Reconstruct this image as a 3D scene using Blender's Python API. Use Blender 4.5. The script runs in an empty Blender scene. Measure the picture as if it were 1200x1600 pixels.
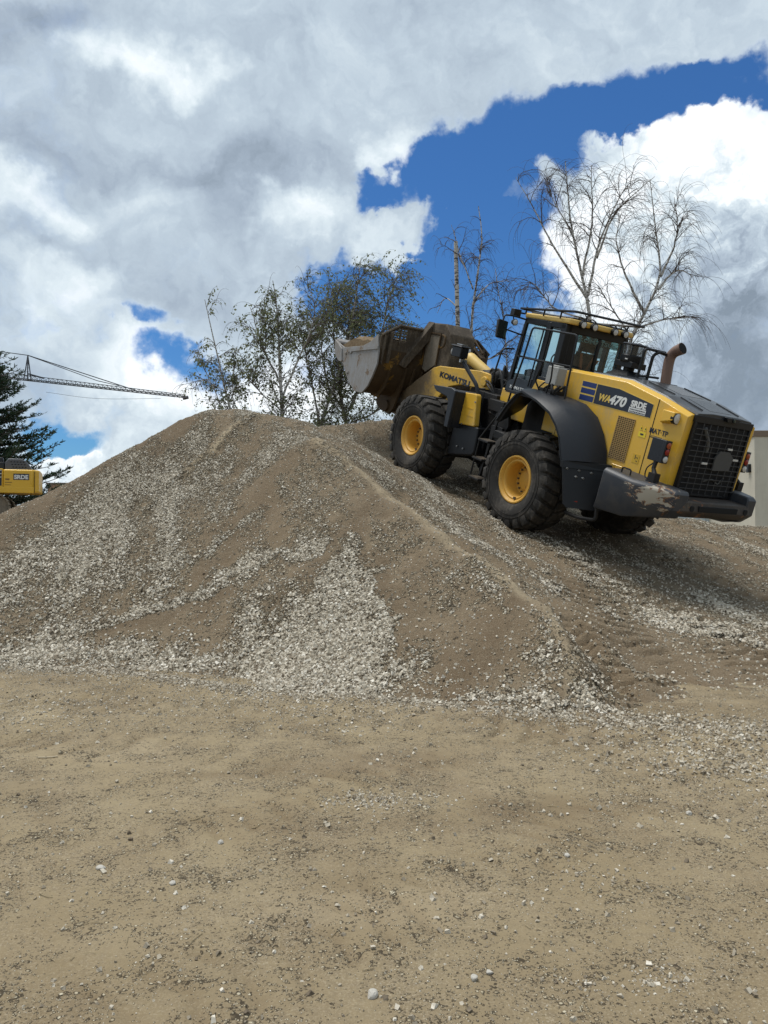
import bpy, math, random
import numpy as np
from mathutils import Vector, Matrix
random.seed(7); RNG = np.random.default_rng(11)
SC = bpy.context.scene
COL = SC.collection
R_ = math.radians
# ------------------------------------------------------------------ camera
cam_d = bpy.data.cameras.new("camera"); cam = bpy.data.objects.new("camera", cam_d); COL.objects.link(cam)
cam_d.sensor_fit = 'VERTICAL'; cam_d.sensor_height = 36.0; cam_d.lens = 27.0
cam_d.clip_start = 0.05; cam_d.clip_end = 4000
cam.location = (0, 0, 1.6); cam.rotation_euler = (R_(90) + math.atan(25 / 1200), 0, 0)
SC.camera = cam
SC.view_settings.view_transform = 'Standard'; SC.view_settings.look = 'None'
SC.view_settings.exposure = 0.66; SC.view_settings.gamma = 1.0
SC.cycles.max_bounces = 8; SC.cycles.transparent_max_bounces = 16
# ------------------------------------------------------------------ sun
SUN_EL, SUN_AZ = 72.0, -70.0       # azimuth measured clockwise from +Y (view direction)
sd = Vector((math.sin(R_(SUN_AZ)) * math.cos(R_(SUN_EL)), math.cos(R_(SUN_AZ)) * math.cos(R_(SUN_EL)), math.sin(R_(SUN_EL))))
sl = bpy.data.lights.new("sun", 'SUN'); sl.energy = 2.0; sl.angle = R_(28); sl.color = (1.0, .965, .91)
so = bpy.data.objects.new("sun", sl); COL.objects.link(so); so.rotation_euler = (-sd).to_track_quat('-Z', 'Y').to_euler(); so.location = sd * 60
# ------------------------------------------------------------------ sky with clouds (world)
def build_world():
    w = bpy.data.worlds.new("World"); SC.world = w; w.use_nodes = True
    nt = w.node_tree; N = nt.nodes; L = nt.links; N.clear()
    def nd(t, **k):
        n = N.new(t)
        for a, b in k.items(): setattr(n, a, b)
        return n
    def put(sock, v):
        if isinstance(v, (int, float)): sock.default_value = v
        elif isinstance(v, (tuple, list)): sock.default_value = v
        else: L.new(v, sock)
    def M(op, a, b=0.0, c=0.0, clamp=False):
        n = nd('ShaderNodeMath', operation=op, use_clamp=clamp); put(n.inputs[0], a); put(n.inputs[1], b); put(n.inputs[2], c); return n.outputs[0]
    def V(op, a, b=(0, 0, 0)):
        n = nd('ShaderNodeVectorMath', operation=op); put(n.inputs[0], a); put(n.inputs[1], b)
        return n.outputs['Value'] if op in ('LENGTH', 'DISTANCE', 'DOT_PRODUCT') else n.outputs[0]
    def MR(x, a, b, c=0.0, d=1.0, interp='SMOOTHSTEP'):
        n = nd('ShaderNodeMapRange', interpolation_type=interp); put(n.inputs[0], x); put(n.inputs[1], a); put(n.inputs[2], b); put(n.inputs[3], c); put(n.inputs[4], d); return n.outputs[0]
    def noise(v, sc, det=8, rough=.55, dist=0.0):
        n = nd('ShaderNodeTexNoise'); put(n.inputs['Vector'], v); n.inputs['Scale'].default_value = sc; n.inputs['Detail'].default_value = det
        n.inputs['Roughness'].default_value = rough; n.inputs['Distortion'].default_value = dist; return n
    tc = nd('ShaderNodeTexCoord'); dirv = V('NORMALIZE', tc.outputs['Generated'])
    # warp the direction so that every cloud outline billows
    wn = noise(dirv, 5.5, 6, .55); warp = V('SUBTRACT', wn.outputs['Color'], (.5, .5, .5))
    sc_ = nd('ShaderNodeVectorMath', operation='SCALE'); put(sc_.inputs[0], warp); sc_.inputs[3].default_value = .20
    wn2 = noise(dirv, 22., 6, .6); warp2 = V('SUBTRACT', wn2.outputs['Color'], (.5, .5, .5))
    sc2 = nd('ShaderNodeVectorMath', operation='SCALE'); put(sc2.inputs[0], warp2); sc2.inputs[3].default_value = .05
    wd = V('ADD', V('ADD', dirv, sc_.outputs[0]), sc2.outputs[0])
    def blob_sum(blobs, base):
        acc = base
        for (px, py, rx, ry, wgt) in blobs:
            c = Vector(((px - 600) / 1200, 1.0, (825 - py) / 1200)); s = c.length; c.normalize()
            k = (s * 1200 / rx, s * 1200 / ((rx + ry) / 2), s * 1200 / ry)
            d = V('LENGTH', V('MULTIPLY', V('SUBTRACT', wd, tuple(c)), k))
            acc = M('ADD', acc, MR(d, 0.25, 1.25, wgt, 0.0))
        return acc
    cover = blob_sum(SKY_HOLES + SKY_CLOUDS, .92)
    crisp = M('ADD', blob_sum(SKY_CRISP, 0.0), 0.0, clamp=True)                      # 1 where the clouds are hard-edged cumulus
    fb = noise(dirv, 6.0, 9, .58, .6).outputs[0]
    fb2 = noise(V('MULTIPLY', wd, (1, 1, 1.4)), 15.0, 9, .66, 1.2).outputs[0]
    dens = M('ADD', cover, M('ADD', M('MULTIPLY', M('SUBTRACT', fb, .5), 1.1), M('MULTIPLY', M('SUBTRACT', fb2, .5), .95)))
    hi = M('SUBTRACT', 1.0, M('MULTIPLY', crisp, .46)); lo = M('ADD', -.22, M('MULTIPLY', crisp, .58))
    alpha = MR(dens, lo, hi)
    # relief: compare density noise with itself a little way towards the sun
    fc = noise(wd, 9.0, 8, .58, .2).outputs[0]; fcs = noise(V('ADD', wd, (.012, 0, .022)), 9.0, 8, .58, .2).outputs[0]
    rel = M('MULTIPLY', M('SUBTRACT', fc, fcs), M('ADD', .7, M('MULTIPLY', crisp, 2.6)))
    g = M('ADD', blob_sum(SKY_GREY, .56), M('MULTIPLY', M('SUBTRACT', noise(dirv, 3.2, 5, .5, .5).outputs[0], .5), .55))
    g = M('ADD', g, M('MULTIPLY', M('SUBTRACT', noise(V('MULTIPLY', wd, (1, 1, 1.8)), 8.0, 8, .56, .6).outputs[0], .5), .36))
    g = M('SUBTRACT', g, rel)
    g = M('SUBTRACT', g, M('MULTIPLY', MR(dens, .95, .5), .16))        # thin rims glow
    g = M('ADD', g, 0.0, clamp=True)
    ramp = nd('ShaderNodeValToRGB'); put(ramp.inputs[0], g)
    e = ramp.color_ramp.elements; e[0].position = 0.0; e[0].color = (.84, .88, .91, 1); e[1].position = 1.0; e[1].color = (.20, .25, .31, 1)
    for p, c in ((.25, (.60, .68, .73, 1)), (.5, (.43, .51, .585, 1)), (.75, (.31, .375, .455, 1))):
        q = e.new(p); q.color = c
    sky = nd('ShaderNodeTexSky', sky_type='NISHITA', sun_disc=False, sun_elevation=R_(SUN_EL), sun_rotation=R_(SUN_AZ), air_density=1.15, dust_density=.15, ozone_density=3.2, altitude=100)
    sk = nd('ShaderNodeVectorMath', operation='MULTIPLY'); put(sk.inputs[0], sky.outputs[0]); sk.inputs[1].default_value = (.0275, .0520, .0790)
    mix = nd('ShaderNodeMix', data_type='RGBA'); put(mix.inputs[0], alpha); L.new(sk.outputs[0], mix.inputs[6]); L.new(ramp.outputs[0], mix.inputs[7])
    bg = nd('ShaderNodeBackground'); L.new(mix.outputs[2], bg.inputs[0]); bg.inputs[1].default_value = .80
    out = nd('ShaderNodeOutputWorld'); L.new(bg.outputs[0], out.inputs[0])
    w.cycles.sampling_method = 'MANUAL'; w.cycles.sample_map_resolution = 512
SKY_HOLES = [(1010, 160, 180, 74, -1.5), (880, 215, 150, 80, -1.1), (1160, 110, 130, 55, -1.5), (770, 260, 130, 95, -1.2), (650, 290, 110, 50, -1.2), (575, 300, 60, 30, -1.2), (700, 240, 80, 50, -.7),
             (720, 400, 120, 100, -1.2), (800, 400, 100, 120, -1.1), (640, 440, 110, 70, -1.5), (540, 430, 90, 48, -1.7), (500, 450, 50, 30, -.9), (680, 500, 120, 80, -1.1), (800, 540, 80, 80, -1.0), (600, 520, 110, 70, -1.3),
             (225, 522, 75, 20, -1.2), (275, 575, 80, 30, -1.2), (110, 655, 95, 38, -1.6), (75, 610, 50, 24, -.4), (25, 520, 40, 24, -.4), (480, 560, 60, 60, -.5), (360, 600, 90, 50, -.3)]
SKY_CLOUDS = [(600, 356, 80, 20, 1.5), (520, 230, 120, 90, .5), (1000, 480, 150, 140, 1.1), (1130, 330, 160, 150, 1.0), (940, 430, 95, 90, .8), (1060, 260, 90, 70, .6), (890, 500, 80, 70, .7), (1190, 190, 80, 46, .9),
              (700, 110, 150, 70, .5), (420, 200, 300, 250, .4), (400, 500, 120, 90, .25), (480, 640, 110, 60, .6), (1190, 105, 30, 18, .6), (1130, 40, 90, 50, .45), (870, 100, 100, 40, .4), (1060, 60, 80, 40, .5), (785, 340, 60, 22, 1.3), (860, 310, 60, 24, 1.1), (960, 235, 70, 26, 1.1), (700, 370, 30, 12, .9), (1030, 110, 50, 20, .8), (130, 720, 120, 40, .6)]
SKY_CRISP = [(1060, 400, 190, 210, 1.3), (120, 710, 130, 60, .8)]
SKY_GREY = [(170, 240, 260, 60, .16), (380, 290, 160, 70, .16), (330, 470, 140, 70, .10), (0, 0, 120, 60, .25), (1185, 620, 130, 90, .26), (1090, 540, 130, 80, .20), (1190, 500, 90, 80, .14), (720, 60, 120, 60, .06),
            (225, 75, 140, 50, -.34), (40, 320, 110, 46, -.32), (220, 290, 120, 40, -.2), (470, 325, 90, 46, -.42), (720, 90, 200, 90, -.16), (560, 190, 120, 100, -.12), (590, 360, 80, 24, -.3), (870, 30, 60, 30, -.3), (600, 250, 60, 60, -.3), (80, 440, 130, 40, -.26), (220, 590, 140, 60, -.44), (340, 640, 160, 60, -.38), (60, 510, 120, 60, -.2),
            (140, 700, 130, 50, -.48), (480, 600, 160, 80, -.48), (1120, 250, 160, 110, -.60), (1000, 350, 100, 90, -.58), (900, 440, 80, 90, -.58), (1130, 400, 80, 60, -.1), (300, 130, 160, 60, -.08)]
build_world()

# ------------------------------------------------------------------ helpers
def link(name, me, mat=None, parent=None):
    o = bpy.data.objects.new(name, me); COL.objects.link(o)
    if mat is not None:
        for m in (mat if isinstance(mat, (list, tuple)) else [mat]): me.materials.append(m)
    if parent is not None: o.parent = parent
    return o
def tag(o, label=None, cat=None, group=None, kind=None):
    if label: o['label'] = label
    if cat: o['category'] = cat
    if group: o['group'] = group
    if kind: o['kind'] = kind
    return o
def thing(name, label, cat, loc=(0, 0, 0), rz=0.0, group=None):
    o = bpy.data.objects.new(name, None); COL.objects.link(o); o.location = loc; o.rotation_euler = (0, 0, rz); o.empty_display_size = .2
    return tag(o, label, cat, group)
def copy_tree(o, parent=None):
    c = o.copy(); COL.objects.link(c); c.parent = parent
    for ch in list(o.children): copy_tree(ch, c)
    return c
def np_mesh(name, V, F, smooth=True):
    """V (n,3) array, F (m,k) int array with k = 3 or 4"""
    me = bpy.data.meshes.new(name); V = np.asarray(V, np.float32); F = np.asarray(F, np.int32); m, k = F.shape
    me.vertices.add(len(V)); me.vertices.foreach_set('co', V.ravel())
    me.loops.add(m * k); me.loops.foreach_set('vertex_index', F.ravel())
    me.polygons.add(m); me.polygons.foreach_set('loop_start', np.arange(0, m * k, k, dtype=np.int32))
    me.polygons.foreach_set('use_smooth', np.full(m, smooth)); me.update(calc_edges=True); return me
def tubes(P, Rd, sides=4):
    """P (N,k,3) centre lines, Rd (N,k) radii -> verts, quads"""
    P = np.asarray(P, float); Rd = np.asarray(Rd, float); N, k, _ = P.shape
    T = np.gradient(P, axis=1); T /= np.linalg.norm(T, axis=2, keepdims=True) + 1e-9
    ref = np.where(np.abs(T[:, :1, 2:3]) > .9, np.array([[[1., 0, 0]]]), np.array([[[0, 0, 1.]]])); ref = np.repeat(ref, k, axis=1)
    A = np.cross(T, ref); A /= np.linalg.norm(A, axis=2, keepdims=True) + 1e-9; B = np.cross(T, A)
    th = np.arange(sides) * 2 * np.pi / sides
    Vv = P[:, :, None, :] + Rd[:, :, None, None] * (A[:, :, None, :] * np.cos(th)[None, None, :, None] + B[:, :, None, :] * np.sin(th)[None, None, :, None])
    idx = np.arange(N * k * sides).reshape(N, k, sides); nx = np.roll(idx, -1, axis=2)
    F = np.stack([idx[:, :-1], nx[:, :-1], nx[:, 1:], idx[:, 1:]], axis=-1).reshape(-1, 4)
    return Vv.reshape(-1, 3), F
class MB:
    def __init__(s): s.v = []; s.f = []; s.g = []
    def add(s, V, F):
        b = len(s.v); s.g.append((b, len(s.f))); s.v += [tuple(p) for p in V]; s.f += [tuple(int(i) + b for i in f) for f in F]; return s
    def box(s, x0, x1, y0, y1, z0, z1):
        return s.add([(x0, y0, z0), (x1, y0, z0), (x1, y1, z0), (x0, y1, z0), (x0, y0, z1), (x1, y0, z1), (x1, y1, z1), (x0, y1, z1)],
                     [(0, 3, 2, 1), (4, 5, 6, 7), (0, 1, 5, 4), (1, 2, 6, 5), (2, 3, 7, 6), (3, 0, 4, 7)])
    def face(s, pts): return s.add(pts, [tuple(range(len(pts)))])
    def hexa(s, a, b):   # two matching loops (lists of points), lofted with caps
        n = len(a); s.add(list(a) + list(b), [tuple(range(n))[::-1], tuple(range(n, 2 * n))] + [(i, (i + 1) % n, n + (i + 1) % n, n + i) for i in range(n)]); return s
    def xz(s, poly, y0, y1): return s.hexa([(x, y0, z) for x, z in poly], [(x, y1, z) for x, z in poly])
    def yz(s, poly, x0, x1): return s.hexa([(x0, y, z) for y, z in poly], [(x1, y, z) for y, z in poly])
    def xy(s, poly, z0, z1): return s.hexa([(x, y, z0) for x, y in poly], [(x, y, z1) for x, y in poly])
    def loft(s, rings, caps=True):
        n = len(rings[0]); V = [p for r in rings for p in r]; F = []
        for j in range(len(rings) - 1):
            for i in range(n): F.append((j * n + i, j * n + (i + 1) % n, (j + 1) * n + (i + 1) % n, (j + 1) * n + i))
        if caps: F += [tuple(range(n))[::-1], tuple(range((len(rings) - 1) * n, len(rings) * n))]
        return s.add(V, F)
    def sheet(s, rows):  # open grid of points
        n = len(rows[0]); V = [p for r in rows for p in r]
        return s.add(V, [(j * n + i, j * n + i + 1, (j + 1) * n + i + 1, (j + 1) * n + i) for j in range(len(rows) - 1) for i in range(n - 1)])
    def tube(s, pts, r, n=8, closed=False):
        P = [Vector(p) for p in pts]; k = len(P); rr = r if isinstance(r, (list, tuple)) else [r] * k; rings = []; A = None
        for i in range(k):
            if closed: t = (P[(i + 1) % k] - P[i - 1])
            else: t = (P[min(i + 1, k - 1)] - P[max(i - 1, 0)])
            t.normalize()
            if A is None: A = t.orthogonal().normalized()
            else: A = (A - t * A.dot(t)).normalized()
            B = t.cross(A); rings.append([P[i] + (A * math.cos(a) + B * math.sin(a)) * rr[i] for a in [2 * math.pi * j / n for j in range(n)]])
        if closed: rings.append(rings[0]); return s.loft(rings, False)
        return s.loft(rings)
    def rod(s, a, b, r, n=10): return s.tube([a, b], r, n)
    def lathe(s, prof, org, axis='y', n=32, caps=True):   # prof: (radius, offset along axis)
        rings = []
        for (r, o) in prof:
            ring = []
            for j in range(n):
                a = 2 * math.pi * j / n; c, q = r * math.cos(a), r * math.sin(a)
                p = {'y': (c, o, q), 'x': (o, c, q), 'z': (c, q, o)}[axis]; ring.append((org[0] + p[0], org[1] + p[1], org[2] + p[2]))
            rings.append(ring)
        return s.loft(rings, caps)
    def obj(s, name, mat, parent=None, smooth=35, bevel=0.0, seg=2):
        me = bpy.data.meshes.new(name); me.from_pydata(s.v, [], s.f); me.update()
        import bmesh
        bm = bmesh.new(); bm.from_mesh(me); bmesh.ops.recalc_face_normals(bm, faces=bm.faces); bm.to_mesh(me); bm.free()
        if smooth:
            me.polygons.foreach_set('use_smooth', [True] * len(me.polygons)); me.set_sharp_from_angle(angle=R_(smooth))
        o = link(name, me, mat, parent)
        if bevel:
            m = o.modifiers.new('bevel', 'BEVEL'); m.width = bevel; m.segments = seg; m.limit_method = 'ANGLE'; m.angle_limit = R_(40)
        return o
def each(mb, name, mat, parent, smooth=35, bevel=0.0):   # every added shape becomes a part of its own
    out = []
    for i, (b, fb) in enumerate(mb.g):
        e, fe = mb.g[i + 1] if i + 1 < len(mb.g) else (len(mb.v), len(mb.f)); q = MB(); q.add(mb.v[b:e], [tuple(j - b for j in f) for f in mb.f[fb:fe]]); out.append(q.obj(name, mat, parent, smooth, bevel))
    return out
def smooth_path(pts, n=6):   # Catmull-Rom
    P = [Vector(p) for p in pts]; P = [P[0] * 2 - P[1]] + P + [P[-1] * 2 - P[-2]]; out = []
    for i in range(1, len(P) - 2):
        for j in range(n):
            t = j / n; a, b, c, d = P[i - 1], P[i], P[i + 1], P[i + 2]
            out.append(.5 * ((2 * b) + (c - a) * t + (2 * a - 5 * b + 4 * c - d) * t * t + (3 * b - a - 3 * c + d) * t ** 3))
    out.append(P[-2]); return out
def bend(pts, r=.06, n=4):    # polyline with rounded corners
    P = [Vector(p) for p in pts]; out = [P[0]]
    for i in range(1, len(P) - 1):
        a = (P[i - 1] - P[i]); b = (P[i + 1] - P[i]); q = min(r, a.length * .45, b.length * .45); a = P[i] + a.normalized() * q; b = P[i] + b.normalized() * q
        for j in range(n + 1):
            t = j / n; out.append(a * (1 - t) ** 2 + P[i] * 2 * t * (1 - t) + b * t * t)
    out.append(P[-1]); return out
def text_obj(name, body, mat, parent, org, rdir, udir, size, ext=.002, shear=0.0, bold=0.0, width=None, align='LEFT', space=1.0, label=None):
    cu = bpy.data.curves.new(name, 'FONT'); cu.body = body; cu.size = size; cu.extrude = ext; cu.shear = shear; cu.offset = bold; cu.align_x = align; cu.space_character = space; cu.resolution_u = 4
    t = bpy.data.objects.new(name, cu); COL.objects.link(t); bpy.context.view_layer.update()
    dg = bpy.context.evaluated_depsgraph_get(); me = bpy.data.meshes.new_from_object(t.evaluated_get(dg)); bpy.data.objects.remove(t)
    r = Vector(rdir).normalized(); u = Vector(udir); u = (u - r * u.dot(r)).normalized(); n = r.cross(u)
    sx = 1.0
    if width:
        xs = [v.co.x for v in me.vertices]; sx = width / (max(xs) - min(xs))
    mt = Matrix(((r.x * sx, u.x, n.x, org[0]), (r.y * sx, u.y, n.y, org[1]), (r.z * sx, u.z, n.z, org[2]), (0, 0, 0, 1)))
    me.transform(mt); me.materials.clear(); o = link(name, me, mat, parent)
    if label: o['label'] = label
    return o

# ------------------------------------------------------------------ materials
def new_mat(name):
    m = bpy.data.materials.new(name); m.use_nodes = True; nt = m.node_tree; return m, nt, nt.nodes['Principled BSDF']
def N_(nt, t, **k):
    n = nt.nodes.new(t)
    for a, b in k.items(): setattr(n, a, b)
    return n
def noise_(nt, vec, scale, det=6, rough=.6, dist=0.0):
    n = N_(nt, 'ShaderNodeTexNoise'); n.inputs['Scale'].default_value = scale; n.inputs['Detail'].default_value = det; n.inputs['Roughness'].default_value = rough; n.inputs['Distortion'].default_value = dist
    if vec is not None: nt.links.new(vec, n.inputs['Vector'])
    return n.outputs['Fac']
def ramp_(nt, fac, stops, interp='LINEAR'):
    r = N_(nt, 'ShaderNodeValToRGB'); r.color_ramp.interpolation = interp; e = r.color_ramp.elements
    def c4(c): return (c, c, c, 1) if isinstance(c, (int, float)) else tuple(c) + (1,)
    e[0].position, e[0].color = stops[0][0], c4(stops[0][1]); e[1].position, e[1].color = stops[-1][0], c4(stops[-1][1])
    for p, c in stops[1:-1]: q = e.new(p); q.color = c4(c)
    nt.links.new(fac, r.inputs[0]); return r.outputs[0]
def mix_(nt, fac, a, b, mode='MIX'):
    m = N_(nt, 'ShaderNodeMix', data_type='RGBA', blend_type=mode)
    for s, v in ((m.inputs[0], fac), (m.inputs[6], a), (m.inputs[7], b)):
        if isinstance(v, (int, float)): s.default_value = v
        elif isinstance(v, (tuple, list)): s.default_value = tuple(v) + ((1,) if len(v) == 3 else ())
        else: nt.links.new(v, s)
    return m.outputs[2]
def math_(nt, op, a, b=0.0, clamp=False):
    m = N_(nt, 'ShaderNodeMath', operation=op, use_clamp=clamp)
    for s, v in ((m.inputs[0], a), (m.inputs[1], b)):
        if isinstance(v, (int, float)): s.default_value = v
        else: nt.links.new(v, s)
    return m.outputs[0]
def bump_(nt, h, strength, dist, prev=None):
    b = N_(nt, 'ShaderNodeBump'); b.inputs['Strength'].default_value = strength; b.inputs['Distance'].default_value = dist; nt.links.new(h, b.inputs['Height'])
    if prev is not None: nt.links.new(prev, b.inputs['Normal'])
    return b.outputs[0]
def paint(name, col, rough=.4, dust=(.30, .25, .18), amt=.35, chips=None, metal=0.0, scale=2.0, bump=.15, spec=.5, coat=0.0):
    """paint or metal with dust film, streaks and optional chips to bare metal"""
    m, nt, b = new_mat(name); tc = N_(nt, 'ShaderNodeTexCoord'); ob = tc.outputs['Object']
    n1 = noise_(nt, ob, scale, 8, .62, .3); n2 = noise_(nt, ob, scale * 9, 6, .65)
    mp = N_(nt, 'ShaderNodeMapping'); mp.inputs['Scale'].default_value = (9, 9, 1.3); nt.links.new(ob, mp.inputs['Vector']); n3 = noise_(nt, mp.outputs[0], 2.2, 5, .6)
    s = math_(nt, 'ADD', math_(nt, 'MULTIPLY', n1, .5), math_(nt, 'ADD', math_(nt, 'MULTIPLY', n2, .22), math_(nt, 'MULTIPLY', n3, .28)))
    mask = ramp_(nt, s, [(.66 - amt * .35, 0.0), (.86 - amt * .3, 1.0)])
    d = math_(nt, 'ADD', math_(nt, 'MULTIPLY', mask, min(1, amt * 1.3)), amt * .12, True)
    vary = mix_(nt, math_(nt, 'MULTIPLY', n1, .25), col, tuple(c * .8 for c in col))
    c = mix_(nt, d, vary, dust)
    if chips:
        ch = ramp_(nt, noise_(nt, ob, chips[1], 9, .7, .6), [(chips[2], 0.0), (chips[2] + .04, 1.0)]); c = mix_(nt, ch, c, chips[0])
    nt.links.new(c, b.inputs['Base Color']); b.inputs['Metallic'].default_value = metal
    r = math_(nt, 'ADD', math_(nt, 'MULTIPLY', d, .4), rough, True); nt.links.new(r, b.inputs['Roughness'])
    nt.links.new(bump_(nt, n2, bump, .01), b.inputs['Normal']); b.inputs['Specular IOR Level'].default_value = spec if max(col) > .06 else .3; b.inputs['Coat Weight'].default_value = coat
    return m
def plain(name, col, rough=.5, metal=0.0, emit=None):
    m, nt, b = new_mat(name); tc = N_(nt, 'ShaderNodeTexCoord'); n = noise_(nt, tc.outputs['Object'], 6, 4)
    nt.links.new(mix_(nt, math_(nt, 'MULTIPLY', n, .5), col, tuple(c * .75 for c in col)), b.inputs['Base Color']); b.inputs['Roughness'].default_value = rough; b.inputs['Metallic'].default_value = metal
    return m

# ------------------------------------------------------------------ terrain data (metres)
CTRL = np.array([(-4.47,8.97,-0.02),(-2.87,8.65,-0.02),(-1.57,8.20,-0.02),(-1.20,7.65,-0.02),(-0.25,7.40,-0.02),(0.58,7.00,-0.02),(1.50,6.65,-0.02),(-7.00,9.40,-0.02),(-3.70,8.80,-0.02),(-2.20,8.42,-0.02),(-13.00,8.00,-0.12),(-9.50,9.20,-0.12),(-6.00,7.50,-0.12),(-3.00,6.80,-0.12),(0.00,5.80,-0.12),(2.00,5.60,-0.12),(4.00,5.50,-0.12),(8.00,5.00,-0.12),(13.00,5.00,-0.12),(-8.00,4.00,-0.12),(0.00,3.50,-0.12),(6.00,3.00,-0.12),(-3.27,14.50,3.84),(-2.41,14.40,3.79),(-1.52,14.00,3.58),(-2.87,14.60,3.86),(-0.92,20.00,4.27),(0.00,20.50,4.46),(0.69,20.50,4.49),(-1.63,19.50,4.17),(-3.74,14.00,3.62),(-6.04,16.20,1.62),(-4.15,13.60,3.22),(-6.45,15.80,1.22),(-4.70,13.10,2.80),(-7.00,15.30,0.80),(-5.15,12.60,2.37),(-7.45,14.80,0.37),(-5.59,12.20,2.06),(-7.89,14.40,0.20),(-5.90,11.80,1.82),(-8.20,14.00,0.20),(-6.41,11.40,1.53),(-8.71,13.60,0.20),(-6.87,11.00,1.28),(-9.17,13.20,0.20),(-8.31,10.00,0.48),(-10.61,12.20,0.20),(-1.14,12.40,3.00),(-0.76,12.10,2.76),(-0.39,11.75,2.46),(0.00,11.20,2.11),(0.35,10.60,1.82),(0.75,9.95,1.49),(1.08,9.30,1.21),(1.45,8.70,0.93),(1.75,8.10,0.69),(1.79,7.70,0.48),(1.76,7.25,0.28),(1.71,6.80,0.05),(-1.28,11.01,1.95),(-1.42,9.63,0.96),(-1.16,10.83,1.95),(-1.18,9.27,0.96),(0.15,9.54,1.16),(-0.05,8.49,0.56),(0.92,8.54,0.75),(0.75,7.78,0.35),(-2.33,12.43,2.49),(-2.27,10.45,1.23),(-3.13,12.57,2.51),(-3.00,10.64,1.25),(-3.47,12.62,2.51),(-3.68,10.74,1.25),(-5.74,10.91,1.16),(-5.57,10.02,0.56),(-4.40,11.71,1.82),(-4.20,10.33,0.89),(-0.50,13.40,3.05),(0.00,12.30,2.30),(0.55,11.40,1.68),(1.40,10.00,1.00),(2.05,8.50,0.42),(-0.75,15.00,3.35),(2.30,7.90,0.20),(2.35,7.20,0.03),(3.56,10.80,0.66),(5.87,12.20,0.57),(2.84,12.02,1.14),(5.15,13.42,1.05),(2.11,13.25,1.62),(4.42,14.64,1.53),(1.29,14.63,2.16),(3.60,16.03,2.07),(0.47,16.02,2.70),(2.78,17.42,2.61),(-0.20,17.16,3.15),(2.11,18.56,3.06),(3.40,10.20,0.50),(4.00,9.30,0.27),(3.00,8.30,0.08),(4.97,9.90,0.20),(6.50,10.50,0.25),(8.00,11.00,0.30),(11.00,11.00,0.30),(4.20,7.60,-0.02),(7.00,8.00,0.00),(10.00,8.00,0.00),(13.00,10.00,0.20),(5.93,15.80,1.53),(6.70,17.00,1.80),(8.50,17.00,1.65),(7.20,14.50,1.20),(9.50,15.00,1.10),(12.00,15.00,1.00),(12.00,18.00,1.20),(4.00,20.00,3.60),(2.00,21.00,4.30),(6.00,20.00,1.50),(9.00,21.00,0.80),(14.00,22.00,0.50),(-3.30,18.50,2.20),(-1.80,23.50,2.00),(1.00,24.00,2.00),(-2.80,16.30,3.55),(4.00,24.00,1.20),(-6.00,18.00,1.00),(-9.00,16.00,0.60),(-13.00,13.00,0.50),(-13.00,20.00,0.40),(-5.00,25.00,0.40),(0.00,27.00,0.40),(6.00,26.00,0.40),(13.00,27.00,0.30),(-13.00,27.00,0.30)])
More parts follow.
